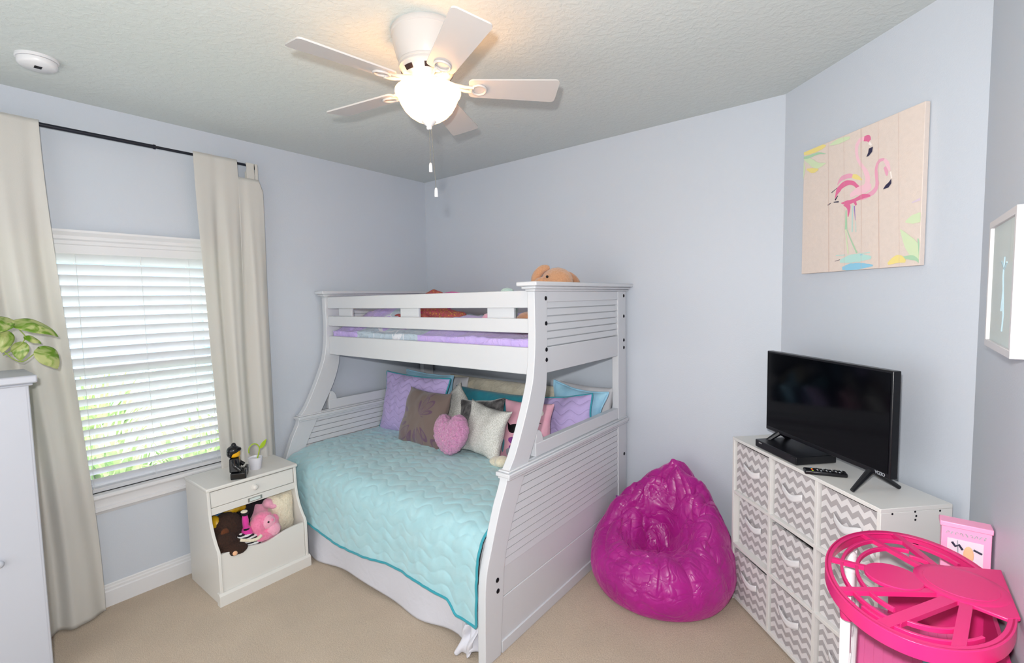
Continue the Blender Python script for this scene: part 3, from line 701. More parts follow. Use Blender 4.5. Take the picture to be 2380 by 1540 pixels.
b = B(); b.ell((1.625, -1.0, 1.575), (.016, .012, .02), n=10); b.build('nose', 'toyblack', pg)
o = blob([((1.80, -.85, 1.53), (.10, .10, .06)), ((1.86, -.70, 1.60), (.06, .12, .06))], .008, 5, fuz(.008, 12)).build('throw_blanket', 'rabbitd', sharp=180); tag(o, 'brownish pink blanket bundled at the right end of the upper bunk', 'blanket')

# ------------------------------------------------------------ curtains and rod
cr = thing('curtain_rod', 'thin black curtain rod above the window', 'curtain rod', (.085, -2.2, 2.56))
b = B(); b.cyl((.085, -3.0, 2.562), (.085, -2.09, 2.562), .0105); b.cyl((.085, -2.095, 2.562), (.085, -2.085, 2.562), .0125, n=24); b.build('rod', 'rod', cr)
b = B(); b.cyl((.085, -2.09, 2.562), (.085, -1.555, 2.562), .0078); b.build('rod', 'rod', cr)
b = B(); b.tube(crv([(.085, -1.56, 2.562), (.080, -1.538, 2.562), (.06, -1.532, 2.560), (.004, -1.532, 2.556)], 5), .0085, 10); b.box(0.0, .004, -1.55, -1.512, 2.50, 2.60); b.build('bracket', 'rod', cr)
b = B(); b.tube([(.085, -3.0, 2.562), (.004, -3.0, 2.556)], .0085, 10); b.box(0.0, .004, -3.02, -2.98, 2.50, 2.60); b.build('bracket', 'rod', cr)
def curtain(name, label, ytop, ybot, nf, seed, zt=2.575, tabs=None, x0=.09):
    t = thing(name, label, 'curtain', (x0, (ybot[0]+ybot[1])/2, 0), group='ivory window curtains')
    def f(u, v):
        z = zt*(1-v)+.012*v; k = smoothstep(0, 1, v)
        a = ytop[0]+(ybot[0]-ytop[0])*k; c = ytop[1]+(ybot[1]-ytop[1])*k
        uu_ = u + .018*math.sin(4*PI*u+v*2)*v
        ph = nf*2*PI*u + .8*math.sin(3.1*v+seed)+1.4*nz((u*3, v*1.5, seed), 1)
        amp = .002+.021*smoothstep(.03, .35, v)
        x = x0 + amp*(math.sin(ph)+.35*math.sin(2*ph+1)) + .01*v*nz((u*2, v*3, seed+4), 1.5)
        return Vector((max(x, .099 if v < .04 else .06), a+(c-a)*uu_, z))
    b = B(); b.grid(f, 170, 120); b.build('panel', 'curtain', t, sharp=180, fix=False, thick=.0016)
    return t, f
tl, _ = curtain('curtain', 'ivory curtain panel left of the window reaching the carpet', (-2.97, -2.562), (-2.95, -2.462), 3.0, 2.0, zt=2.578, x0=.104)
# right panel: bunched part on the rod and a tabbed part hanging below it
tr_ = thing('curtain', 'ivory tab-top curtain panel between the window and the bunk bed', 'curtain', (.09, -1.68, 0), group='ivory window curtains')
def fr(u, v):
    k = smoothstep(0, 1, v)
    top = 2.578 if u < .615 else 2.578-.105*smoothstep(.615, .625, u)
    top -= .06*smoothstep(.93, 1.0, u)*(1)
    z = top*(1-v)+.012*v
    a = -1.905+(.05)*k; c = -1.508+.0*k
    ph = 2.6*2*PI*u + .9*math.sin(2.7*v)+1.3*nz((u*3, v*1.5, 7), 1)
    amp = .002+.019*smoothstep(.03, .3, v)
    x = .104+amp*(math.sin(ph)+.35*math.sin(2*ph+1))
    return Vector((max(x, .099 if v < .04 else .06), a+(c-a)*u, z))
b = B(); b.grid(fr, 200, 120); b.build('panel', 'curtain', tr_, sharp=180, fix=False, thick=.0016)
for y0, y1 in ((-1.603, -1.556), (-1.550, -1.533)):
    b = B(); b.grid(lambda u, v, y0=y0, y1=y1: Vector((.085+.014*math.cos(PI*(.5-v*2)) if v < .5 else .072-.0*v, y0+(y1-y0)*u+(.012*v if y0 > -1.55 else 0), (2.562+.014*math.sin(PI*(.5+v*0)) if v < .02 else 2.578-.125*v))), 4, 20); b.build('tab', 'curtain', tr_, sharp=180, fix=False, thick=.0016)
    b = B(); b.box(.098, .1005, y0, y1, 2.455, 2.574); b.build('tab', 'curtain', tr_)

# ------------------------------------------------------------ tall chest on the left
ch = thing('storage_cabinet', 'tall white cabinet with a round knob cut off by the left edge of the picture', 'cabinet', (.27, -3.12, 0))
b = B(); b.box(.16, .475, -3.55, -2.715, .0, 1.345); b.build('body', 'plate', ch, bevel=.004)
b = B(); b.box(.15, .505, -3.58, -2.69, 1.345, 1.378); b.box(.155, .49, -3.56, -2.703, 1.333, 1.345); b.build('top', 'plate', ch, bevel=.008)
b = B(); b.box(.475, .4765, -3.54, -2.725, .04, 1.335); d_ = b.build('door', 'plate', ch)
for z_ in (.60,):
    b = B(); b.lathe([(0, .026), (.010, .025), (.016, .018), (.015, .012), (.008, .008), (.008, 0)], n=20, T=Matrix.Translation((.4765, -2.851, z_)) @ Matrix.Rotation(PI/2, 4, 'Y')); b.build('knob', 'plate', d_, sharp=60)

# pothos
pp = thing('pothos_plant', 'variegated green pothos trailing over the tall white cabinet', 'plant', (.25, -2.93, 1.378))
b = B(); b.lathe([(0, 0), (.055, 0), (.07, .11), (.078, .12), (.072, .12), (.066, .11), (0, .105)], (.25, -2.95, 1.378)); b.build('pot', 'pot', pp)
def leaf(base, tip, width, up, fold=.25, droop=.1, name='leaf'):
    base, tip = Vector(base), Vector(tip); ax = tip-base; l = ax.length; ax.normalize(); up = Vector(up); up = (up-ax*up.dot(ax)).normalized(); sd = ax.cross(up)
    def f(u, v):
        a = 2*u-1; w = width/2*(math.sin(PI*min(1, v**.62))**.8)*(1 if v > .02 else .3)
        back = -.10*l*abs(a)*(1-v)**6
        return base + ax*(v*l+back) + sd*(a*w) + up*(-fold*abs(a)*w + .16*l*math.sin(PI*v) - droop*l*v*v + .012*math.sin(9*v)*abs(a)*.3)
    b = B(); b.grid(f, 10, 22); return b.build(name, 'leaf', pp, sharp=180, fix=False, thick=.0008)
xl = .35
camd = (CAMP-Vector((xl, -2.7, 1.5))).normalized()
leaf((xl, -2.730, 1.600), (xl+.02, -2.588, 1.545), .085, camd+Vector((0, 0, 1.2)), droop=.15)
leaf((xl, -2.732, 1.600), (xl, -2.86, 1.60), .085, camd+Vector((0, 0, 1.2)))
leaf((xl+.02, -2.745, 1.592), (xl+.01, -2.90, 1.535), .07, camd+Vector((0, 0, 1.0)))
leaf((xl, -2.655, 1.480), (xl+.01, -2.603, 1.382), .092, camd*1.2+Vector((0, .4, .9)), droop=.05)
leaf((xl, -2.70, 1.535), (xl, -2.648, 1.503), .03, camd+Vector((0, 0, .6)))
leaf((xl-.01, -2.715, 1.510), (xl, -2.722, 1.432), .062, camd+Vector((0, -.3, .4)))
leaf((xl, -2.765, 1.565), (xl+.02, -2.775, 1.475), .07, camd+Vector((0, .2, .4)))
leaf((xl, -2.80, 1.56), (xl, -2.85, 1.48), .07, camd+Vector((0, 0, .5)))
b = B()
for pts in ([(.27, -2.93, 1.48), (xl-.02, -2.80, 1.50), (xl, -2.745, 1.445), (xl, -2.715, 1.428), (xl, -2.68, 1.455), (xl, -2.655, 1.480)], [(xl-.02, -2.77, 1.46), (xl, -2.72, 1.50), (xl, -2.70, 1.535), (xl, -2.715, 1.57), (xl, -2.732, 1.600)], [(.26, -2.93, 1.48), (xl-.02, -2.85, 1.55), (xl, -2.79, 1.57), (xl, -2.732, 1.598)]):
    b.tube(crv(pts, 6), .0022, 6)
b.build('stem', 'stem', pp, sharp=180)

# ------------------------------------------------------------ nightstand with toy bin
NY0, NY1 = -2.055, -1.535
ns = thing('nightstand', 'white nightstand with one drawer over an open bin of plush toys', 'nightstand', (.30, -1.80, 0))
side = [(.09, 0), (.09, .618), (.415, .618), (.418, .56), (.420, .50), (.430, .44), (.455, .38), (.490, .33), (.515, .305), (.523, .285), (.524, .07), (.524, 0)]
for y0, y1 in ((NY0+.004, NY0+.020), (NY1-.020, NY1-.004)):
    b = B(); b.prism(side, y0, y1, 'y'); b.build('side_panel', 'nswhite', ns, bevel=.002)
b = B(); b.box(.085, .428, NY0-.002, NY1+.002, .618, .638); b.build('top', 'nswhite', ns, bevel=.006)
b = B(); b.box(.09, .105, NY0+.02, NY1-.02, .03, .618); b.box(.105, .41, NY0+.02, NY1-.02, .478, .49); b.box(.105, .50, NY0+.02, NY1-.02, .06, .075); b.build('carcass', 'nswhite', ns)
b = B(); b.box(.395, .413, NY0+.023, NY1-.023, .520, .611); dr = b.build('drawer', 'nswhite', ns, bevel=.003)
b = B(); b.lathe([(0, .024), (.009, .0235), (.0155, .018), (.0165, .012), (.010, .006), (.018, .003), (.018, 0)], n=24, T=Matrix.Translation((.413, -1.795, .568)) @ Matrix.Rotation(PI/2, 4, 'Y')); b.build('knob', 'nswhite', dr, sharp=50)
b = B(); b.box(.398, .416, NY0+.02, NY1-.02, .478, .518); b.build('rail', 'nswhite', ns, bevel=.002)
b = B(); T_ = .4165
for z0, z1, y0, y1 in ((.486, .489, -1.83, -1.765), (.506, .509, -1.83, -1.765), (.486, .509, -1.838, -1.829), (.486, .509, -1.766, -1.757)): b.box(T_-.001, T_+.0025, y0, y1, z0, z1)
lh = b.build('label_holder', 'chrome', ns)
b = B(); b.box(.4155, .417, -1.83, -1.765, .488, .507); b.build('label_card', 'paper', lh)
lip = []
n_ = 40
for i in range(n_+1):
    u = i/n_; y = NY0+.022+(NY1-NY0-.044)*u; lip.append((y, .283-.030*(.5-.5*math.cos(2*PI*smoothstep(0, 1, u)))**1.0 ))
b = B(); b.prism([(NY0+.021, .062), (NY1-.021, .062)] + lip[::-1], .498, .515, 'x'); b.build('bin_front', 'nswhite', ns, bevel=.002)
b = B(); b.prism([(.50, 0), (.536, 0), (.536, .058), (.530, .066), (.524, .070), (.50, .070)], NY0-.004, NY1+.004, 'y'); b.build('plinth', 'nswhite', ns, sharp=25)

def fz(n_, pts, mat, lab, vox=.006, amp=.003, sc=60, extra=None):
    t = thing(n_, lab, 'plush toy', (pts[0][0][0], pts[0][0][1], .08))
    blob(pts, vox, 4, fuz(amp, sc)).build('body', mat, t, sharp=180); return t
mk = fz('plush_toy', [((.37, -1.945, .365), (.09, .085, .085)), ((.36, -1.93, .25), (.10, .09, .14)), ((.45, -1.985, .32), (.055, .055, .055)), ((.47, -1.96, .28), (.05, .07, .045)), ((.51, -1.935, .275), (.028, .045, .028)), ((.515, -1.965, .268), (.022, .022, .02))], 'brownfur', 'dark brown plush monkey with its arm over the bin edge at the left')
b = B(); b.ell((.455, -1.985, .372), (.012, .022, .026), n=12); b.build('ear', 'brownfur2', mk, sharp=180)
b = B(); b.ell((.533, -1.968, .270), (.010, .013, .013), n=12); b.build('paw_pad', 'peach', mk, sharp=180)
b = B(); b.tube(crv([(.50, -1.925, .318), (.515, -1.87, .298), (.52, -1.835, .298), (.515, -1.815, .306)], 5), .0095, 8); b.build('strap', 'creamfur', mk, sharp=180)
ck = fz('plush_toy', [((.42, -1.765, .345), (.06, .065, .06)), ((.41, -1.75, .24), (.08, .08, .12)), ((.44, -1.73, .30), (.055, .05, .06)), ((.43, -1.80, .33), (.05, .04, .06)), ((.475, -1.79, .275), (.035, .055, .022)), ((.42, -1.69, .33), (.03, .02, .035))], 'pinkfur', 'fluffy pink plush owl in the middle of the toy bin')
b = B(); b.ell((.462, -1.748, .345), (.030, .040, .042), n=18); b.ell((.475, -1.725, .295), (.03, .04, .04), n=18); b.build('face', 'pinkfur2', ck, sharp=180, disp=lambda p, n: .002*nz(p, 70))
b = B(); b.ell((.491, -1.760, .357), (.004, .006, .006), n=10); b.build('eye', 'toyblack', ck)
b = B(); b.ell((.488, -1.735, .362), (.008, .007, .008), n=10); b.build('beak', 'pinkfur', ck)
pl_ = pillow('plush_toy', 'cream furry plush filling the right end of the toy bin', 'creamfur', (.36, -1.625, .335), .15, .26, .13, 0, 0, 80, 20, pinch=.03, group=None, cat='plush toy', wr=.006, disp=lambda p, n: .003*nz(p, 90))
b = B(); b.box(.497, .5, -1.655, -1.63, .27, .292); b.build('care_tag', 'bolt', pl_) if False else b.bm.free()
st = fz('plush_toy', [((.43, -1.865, .385), (.02, .018, .055)), ((.42, -1.86, .30), (.05, .035, .06))], 'magfur', 'magenta stuffed toy arm with black cuffs beside the pink owl', .005, .001)
b = B(); b.ell((.432, -1.865, .432), (.022, .02, .012), n=12); b.ell((.435, -1.862, .338), (.022, .02, .013), n=12); b.build('cuff', 'blackfur', st, sharp=180)
b = B(); b.ell((.437, -1.860, .322), (.02, .019, .010), n=12); b.ell((.430, -1.868, .446), (.02, .018, .008), n=12); b.build('paw', 'creamfur', st, sharp=180)
zb = fz('plush_toy', [((.455, -1.87, .285), (.04, .045, .035)), ((.45, -1.845, .255), (.05, .06, .05)), ((.44, -1.90, .30), (.03, .03, .03))], 'zebra', 'black and white striped plush between the monkey and the pink owl', .005, .001)
kn = fz('plush_toy', [((.36, -1.70, .42), (.035, .03, .03)), ((.38, -1.675, .40), (.03, .03, .018)), ((.30, -1.72, .33), (.06, .06, .10))], 'pinkfur2', 'pale pink plush tucked at the back between the owl and the cream plush', .006, .002)
o = blob([((.30, -1.69, .42), (.04, .06, .05)), ((.28, -1.80, .40), (.05, .05, .07))], .006, 3).build('plush_toy', 'blackfur', sharp=180); tag(o, 'black plush deep in the bin behind the pink toys', 'plush toy')
b = B(); b.ell((.36, -2.0, .40), (.05, .03, .05), n=20); b.mat('yelfoil'); o = b.build('toy_ball', 'yelfoil', sharp=180); tag(o, 'yellow toy ball at the left end of the bin', 'toy')
o = blob([((.30, -1.96, .43), (.04, .05, .035))], .006, 2).build('cloth_toy', 'bluef', sharp=180); tag(o, 'blue cloth toy behind the yellow ball', 'toy')
o = blob([((.33, -1.89, .445), (.035, .06, .028)), ((.32, -1.85, .44), (.03, .04, .03))], .006, 2, fuz(.006, 30)).build('gold_cloth', 'yelfoil', sharp=180); tag(o, 'crinkled gold cloth behind the brown monkey', 'cloth')

# plain block figure seated on the nightstand
fgx, fgy, z0 = .345, -1.868, .638
fg = thing('block_figure', 'small seated black toy block figure with yellow face on the nightstand', 'toy figure', (fgx, fgy, z0), R(60))
# local: +x is forward
b = B()
for s_ in (-1, 1): b.box(-.02, .062, s_*.033-.028, s_*.033+.028, 0, .038); 
b.build('legs', 'toyblack', fg, bevel=.005, local=True)
b = B()
for s_ in (-1, 1): b.box(.045, .062, s_*.033-.027, s_*.033+.027, .035, .052)
b.build('feet', 'toyblack', fg, bevel=.006, local=True)
b = B(); b.prism([(-.045, .038), (.045, .038), (.034, .118), (-.034, .118)], -.026, .024, 'x'); b.build('torso', 'toyblack', fg, bevel=.006, local=True)
b = B(); b.prism([(-.014, .1185), (.014, .1185), (0, .098)], .0235, .0255, 'x'); b.build('collar', 'yellow', fg, local=True)
for s_ in (-1, 1):
    b = B(); b.tube(crv([(0, s_*.036, .108), (.004, s_*.052, .085), (.026, s_*.058, .062)], 5), [.013]*4+[.0125]*4+[.011]*3, 12); a_ = b.build('arm', 'toyblack', fg, sharp=60, local=True)
    b = B(); b.cyl((.022, s_*.058, .066), (.036, s_*.060, .052), .011, .012, 14); b.build('hand', 'toyblack', a_, local=True, bevel=.002)
b = B(); b.lathe([(0, .120), (.014, .120), (.026, .124), (.030, .132), (.030, .160), (.026, .168), (0, .17)], n=28); b.build('head', 'yellow', fg, local=True, sharp=60)
hb = blob([((-.006, 0, .160), (.036, .035, .030)), ((-.018, 0, .145), (.024, .033, .028)), ((-.004, .004, .194), (.013, .013, .012)), ((-.004, .004, .184), (.008, .008, .012)), ((.012, .008, .163), (.024, .028, .014))], .004, 3); hb.build('hair', 'toyblack', fg, local=True, sharp=180)

# sprout lamp in a white cup
pt = thing('sprout_ornament', 'white cup with a curled lime green sprout on the nightstand', 'ornament', (.30, -1.735, .638))
b = B(); b.lathe([(0, 0), (.030, 0), (.032, .004), (.041, .070), (.041, .074), (.038, .074), (.036, .066), (0, .062)], (.30, -1.735, .638), 36); b.build('cup', 'pot', pt, sharp=50)
pth = [(.30, -1.722, .70), (.302, -1.712, .735), (.302, -1.708, .765), (.30, -1.722, .79), (.30, -1.748, .795), (.30, -1.768, .775), (.30, -1.770, .745)]
b = B(); b.tube(crv(pth, 6), .0035, 8); b.build('stem', 'green', pt, sharp=180)
def leafmesh(f, parent, mat, name='leaf'):
    b = B(); b.grid(f, 8, 14); return b.build(name, mat, parent, sharp=180, fix=False, thick=.002)
leafmesh(lambda u, v: Vector((.302+.004*math.sin(PI*v), -1.706+.045*v+(2*u-1)*.6*.015*math.sin(PI*v**.8), .758+.052*v-(2*u-1)*.8*.013*math.sin(PI*v**.8))), pt, 'green')
# ------------------------------------------------------------ beanbag
bc = Vector((2.378, -.415, 0)); brz = R(-2)
def sackf(u, v):
    ph = 2*PI*u; cs, sn = math.cos(ph), math.sin(ph)
    bk = ((1+sn)/2)**1.9
    zr = .275 + .375*bk + .06*cs*cs*(1-abs(sn)) + .035*nz((cs*1.6, sn*1.6, 3), 1) + .02*nz((cs*4, sn*4, 6), 1)
    rc = .235 - .125*bk; cy_ = .075*bk; zs = .185; zb = .13
    if v < .16:
        t = v/.16; r = .375*(1-.16*(1-t)**2) if t > .3 else .375*.92*t/.3; z = zb*max(0, (t-.3)/.7)**1.5; cyy = 0
        if t <= .3: z = 0; r = .33*t/.3
        else: k = (t-.3)/.7; r = .33+.058*math.sin(.5*PI*k); z = zb*(1-math.cos(.5*PI*k))
        out_ = smoothstep(.5, 1, t); inn = 0
    elif v < .56:
        t = (v-.16)/.40; a = .5*PI*t; r = rc+(.388-rc)*math.cos(a)**.9; z = zb+(zr-zb)*math.sin(a)**1.05; cyy = cy_*t; out_ = 1; inn = smoothstep(.45, .9, t)
    else:
        t = (v-.56)/.44; r = rc*(1-t)**.85; z = zs+(zr-zs)*(1-smoothstep(-.12, .80-.15*bk, t)*1.0)/(1-smoothstep(-.12, .80-.15*bk, 0)); cyy = cy_*(1-t)-.03*t; out_ = 1; inn = 1-.7*smoothstep(.9, 1, t)
        z += .025*math.exp(-((t-.8)/.2)**2)*(.5+nz((cs*1.2, sn*1.2, 4), 1))
    x = r*cs*1.02; y = r*sn+cyy; p = Vector((x, y, z))
    q = p + Vector((nz(p, 3.5), nz(p+Vector((5, 1, 2)), 3.5), nz(p+Vector((9, 3, 1)), 3.5)))*.11
    f1 = abs(nz((q.x*6, q.y*6, q.z*3.2), 1))*2.4; f2 = abs(nz((q.x*13+3, q.y*13, q.z*6), 1))*2.4; f3 = abs(nz((q.x*24+7, q.y*24, q.z*13), 1))*2.4
    d = (-.021*math.exp(-f1*7) + .020*min(f1, .9))*(.38*out_+.62*inn) + (-.010*math.exp(-f2*8)+.009*min(f2, .9))*(.40*out_+.60*inn) - .0035*math.exp(-f3*5)*(.2+.8*inn)
    if v < .56: a = .5*PI*max(0, (v-.16)/.40); nrm = Vector((cs*math.cos(a), sn*math.cos(a), math.sin(a)+.1))
    else: nrm = Vector((-cs*.5, -sn*.5, 1))
    p += nrm.normalized()*d*out_
    p.z = max(.006, p.z); return p
bb = B(); bb.grid(sackf, 320, 230, cu=True)
bmesh.ops.remove_doubles(bb.bm, verts=bb.bm.verts, dist=.0004)
bt = thing('beanbag_chair', 'shiny magenta nylon beanbag slumped between the bunk bed and the cube shelf', 'beanbag', bc, brz)
def reduce(b, ratio):
    me = bpy.data.meshes.new('tmp'); b.bm.to_mesh(me); b.bm.free(); o = bpy.data.objects.new('tmp', me); COL.objects.link(o)
    md = o.modifiers.new('d', 'DECIMATE'); md.ratio = ratio
    dg = bpy.context.evaluated_depsgraph_get(); dg.update(); m2 = bpy.data.meshes.new_from_object(o.evaluated_get(dg)); r = B(); r.bm.from_mesh(m2)
    bpy.data.objects.remove(o); bpy.data.meshes.remove(me); bpy.data.meshes.remove(m2); return r
bb = reduce(bb, .020)
bmesh.ops.subdivide_edges(bb.bm, edges=bb.bm.edges, cuts=1, use_grid_fill=True)
bmesh.ops.smooth_vert(bb.bm, verts=bb.bm.verts, factor=.35, use_axis_x=True, use_axis_y=True, use_axis_z=True)
for v in bb.bm.verts: v.co.z = max(v.co.z, .006)
bb.build('sack', 'bean', bt, local=True, sharp=27)
b = B(); b.box(-.335, -.28, .10, .104, .37, .405); b.build('fabric_tag', 'prpurp', bt, local=True)

# ------------------------------------------------------------ cube shelf (local: x along the front, -y faces the room)
SO = Vector((2.736, -.304, 0)); SR = R(-45); SW, SD, SHt = .905, .285, .90
sh = thing('cube_shelf', 'white nine-cube organiser with grey chevron bins under the television', 'shelf', SO, SR)
t_ = .016
b = B(); b.box(0, SW, 0, SD, SHt-t_, SHt); b.build('top_board', 'white', sh, local=True, bevel=.0015)
for nm, x in (('side_board', 0), ('side_board', SW-t_)):
    b = B(); b.box(x, x+t_, 0, SD, 0, SHt-t_); b.build(nm, 'white', sh, local=True, bevel=.0015)
cw = (SW-2*t_-2*.016)/3; cx = [t_+i*(cw+.016) for i in range(3)]
hz = [.028, .028+.2755+.016, .028+2*(.2755+.016)]; chh = .2755
b = B(); b.box(t_, SW-t_, 0, SD, .012, .028); b.build('bottom_board', 'white', sh, local=True, bevel=.001)
for i in (1, 2):
    b = B(); b.box(cx[i]-.016, cx[i], .001, SD, .028, SHt-t_); b.build('divider', 'white', sh, local=True, bevel=.001)
    b = B(); b.box(t_, SW-t_, 0, SD-.002, hz[i]-.016, hz[i]); b.build('shelf_board', 'white', sh, local=True, bevel=.001)
b = B(); b.box(.002, SW-.002, SD-.001, SD+.003, .01, SHt-.004); b.build('back_board', 'white', sh, local=True)
b = B()
for y, z in ((.045, SHt-.02), (.235, SHt-.022), (.135, SHt-.018), (.14, SHt-.034), (.137, SHt-.048)): b.ell((SW+.0005, y, z), (.0012, .004, .004), n=6)
b.build('screw_cap', 'bolt', sh, local=True)
rows = ['top', 'middle', 'bottom']; cols = ['left', 'middle', 'right']
for r_ in range(3):
    for c_ in range(3):
        zz = hz[2-r_]; x0 = cx[c_]; rnd = random.Random(r_*3+c_); off = (.014, .020, .016, .032, .010, .02, .006, .012, .02)[r_*3+c_]; tiltb = (.0, .0, .004, .0, .008, 0, 0, 0, 0)[r_*3+c_]
        nm = ('television-side ' if 0 else '')
        lab = f"grey chevron fabric bin in the {rows[r_]} row, {cols[c_]} column of the cube shelf"
        wb_, hb_ = cw-.012, chh-.014-(.008 if (r_, c_) == (1, 1) else 0)
        P0 = SO + Matrix.Rotation(SR, 3, 'Z') @ Vector((x0+cw/2, .14, zz))
        bn = thing('storage_bin', lab, 'storage bin', P0, SR, 'chevron storage bins')
        b = B(); yf = -.14+off-.0
        hw = wb_/2
        # open fabric box, front slightly bowed
        def face_f(u, v): return Vector((-hw+wb_*u, yf-.006*math.sin(PI*u)*math.sin(PI*v)+.002*nz((u*3, v*3, r_+c_*2), 1), .001+hb_*v))
        b.grid(face_f, 14, 14)
        b.box(-hw, -hw+.004, yf, .125, .001, hb_); b.box(hw-.004, hw, yf, .125, .001, hb_); b.box(-hw, hw, .121, .125, .001, hb_); b.box(-hw, hw, yf, .125, .001, .005)
        b.build('fabric_box', 'chev', bn, local=True, fix=False, thick=.0)
        b = B(); dx = rnd.uniform(-.008, .008); zc = hb_*.60
        def hf(u, v):
            bow = .013*math.sin(PI*u)**.8; tail = .012 if u > .97 or u < .03 else 0
            return Vector((dx-.066+.132*u, yf-.010-bow, zc+.016-.032*v+ .006*math.sin(PI*2*u+rnd.random()*0+c_)-.010*math.sin(PI*u)))
        b.grid(hf, 26, 3); b.build('handle', 'cream_tape', bn, local=True, fix=False, thick=.0018, sharp=180)

# ------------------------------------------------------------ television, player, remote (built on the shelf, same 45 degree turn)
def S2W(x, y, z): return SO + Matrix.Rotation(SR, 3, 'Z') @ Vector((x, y, z))
tvc = Vector((3.155, -.555, SHt)); tvr = R(-45.5)
tv = thing('television', 'black flat-screen television on two splayed feet on the cube shelf', 'television', tvc, tvr)
w2, zb_, zt_ = .358, .070, .475
b = B(); b.box(-w2, w2, -.010, .022, zb_, zt_); b.prism([(-.24, .10), (.24, .10), (.20, .40), (-.20, .40)], .02, .055, 'y'); b.build('housing', 'black', tv, local=True, bevel=.003)
b = B(); b.box(-w2+.009, w2-.009, -.0118, -.0095, zb_+.020, zt_-.009); b.build('screen', 'screen', tv, local=True)
for s_ in (-1, 1):
    for yy, tag_ in ((-.095, 0), (.105, 1)):
        b = B(); x_ = s_*.265; b.tube([(x_-.0*s_, .004, .076), (x_+s_*.02, yy, .006)], [.014, .008], 8); b.build('foot', 'black', tv, local=True)
def text(s_, size, mat, parent, Mx, name='logo', ext=.0004, bold=False):
    cu = bpy.data.curves.new(name, 'FONT'); cu.body = s_; cu.size = size; cu.extrude = ext; cu.align_x = 'CENTER'; cu.align_y = 'CENTER'
    if bold: cu.offset = size*.02
    to = bpy.data.objects.new(name, cu); COL.objects.link(to); dg = bpy.context.evaluated_depsgraph_get(); dg.update()
    me = bpy.data.meshes.new_from_object(to.evaluated_get(dg)); bpy.data.objects.remove(to); bpy.data.curves.remove(cu)
    me.materials.clear(); me.materials.append(M[mat]); me.transform(Mx); o = bpy.data.objects.new(name, me); COL.objects.link(o); o.parent = parent; return o
RX90 = Matrix.Rotation(PI/2, 4, 'X')
text('VIZIO', .017, 'silver', tv, Matrix.Translation((.318, -.0125, zb_+.0105)) @ RX90, bold=True)
pc_ = S2W(.325, .095, SHt)
dp = thing('disc_player', 'flat black disc player lying in front of the television', 'disc player', pc_, SR)
b = B(); b.box(-.145, .145, -.085, .11, .004, .040); b.build('case', 'black', dp, local=True, bevel=.003)
b = B(); b.box(.11, .144, -.0865, -.084, .008, .036); b.build('front_panel', 'toyblack', dp, local=True)
text('SONY', .009, 'silver', dp, Matrix.Translation((-.105, -.0855, .029)) @ RX90)
rc = S2W(.585, .075, SHt)
rm = thing('remote_control', 'black remote control with coloured buttons on the shelf before the television', 'remote control', rc, R(-45+62))
b = B(); b.box(-.095, .06, -.023, .023, .0, .018); b.build('case', 'black', rm, local=True, bevel=.006)
b = B()
for i in range(9):
    for j in range(3): b.mat(('chrome', 'silver', 'bolt')[(i+j) % 3]); b.ell((-.045+i*.011, -.013+j*.013, .0185), (.0036, .0042, .0018), n=6)
for j, k in enumerate(('green', 'red', 'yellow', 'bluef')): b.mat(k); b.ell((-.065, -.017+j*.0113, .0185), (.004, .0045, .002), n=6)
b.build('buttons', None, rm, local=True)

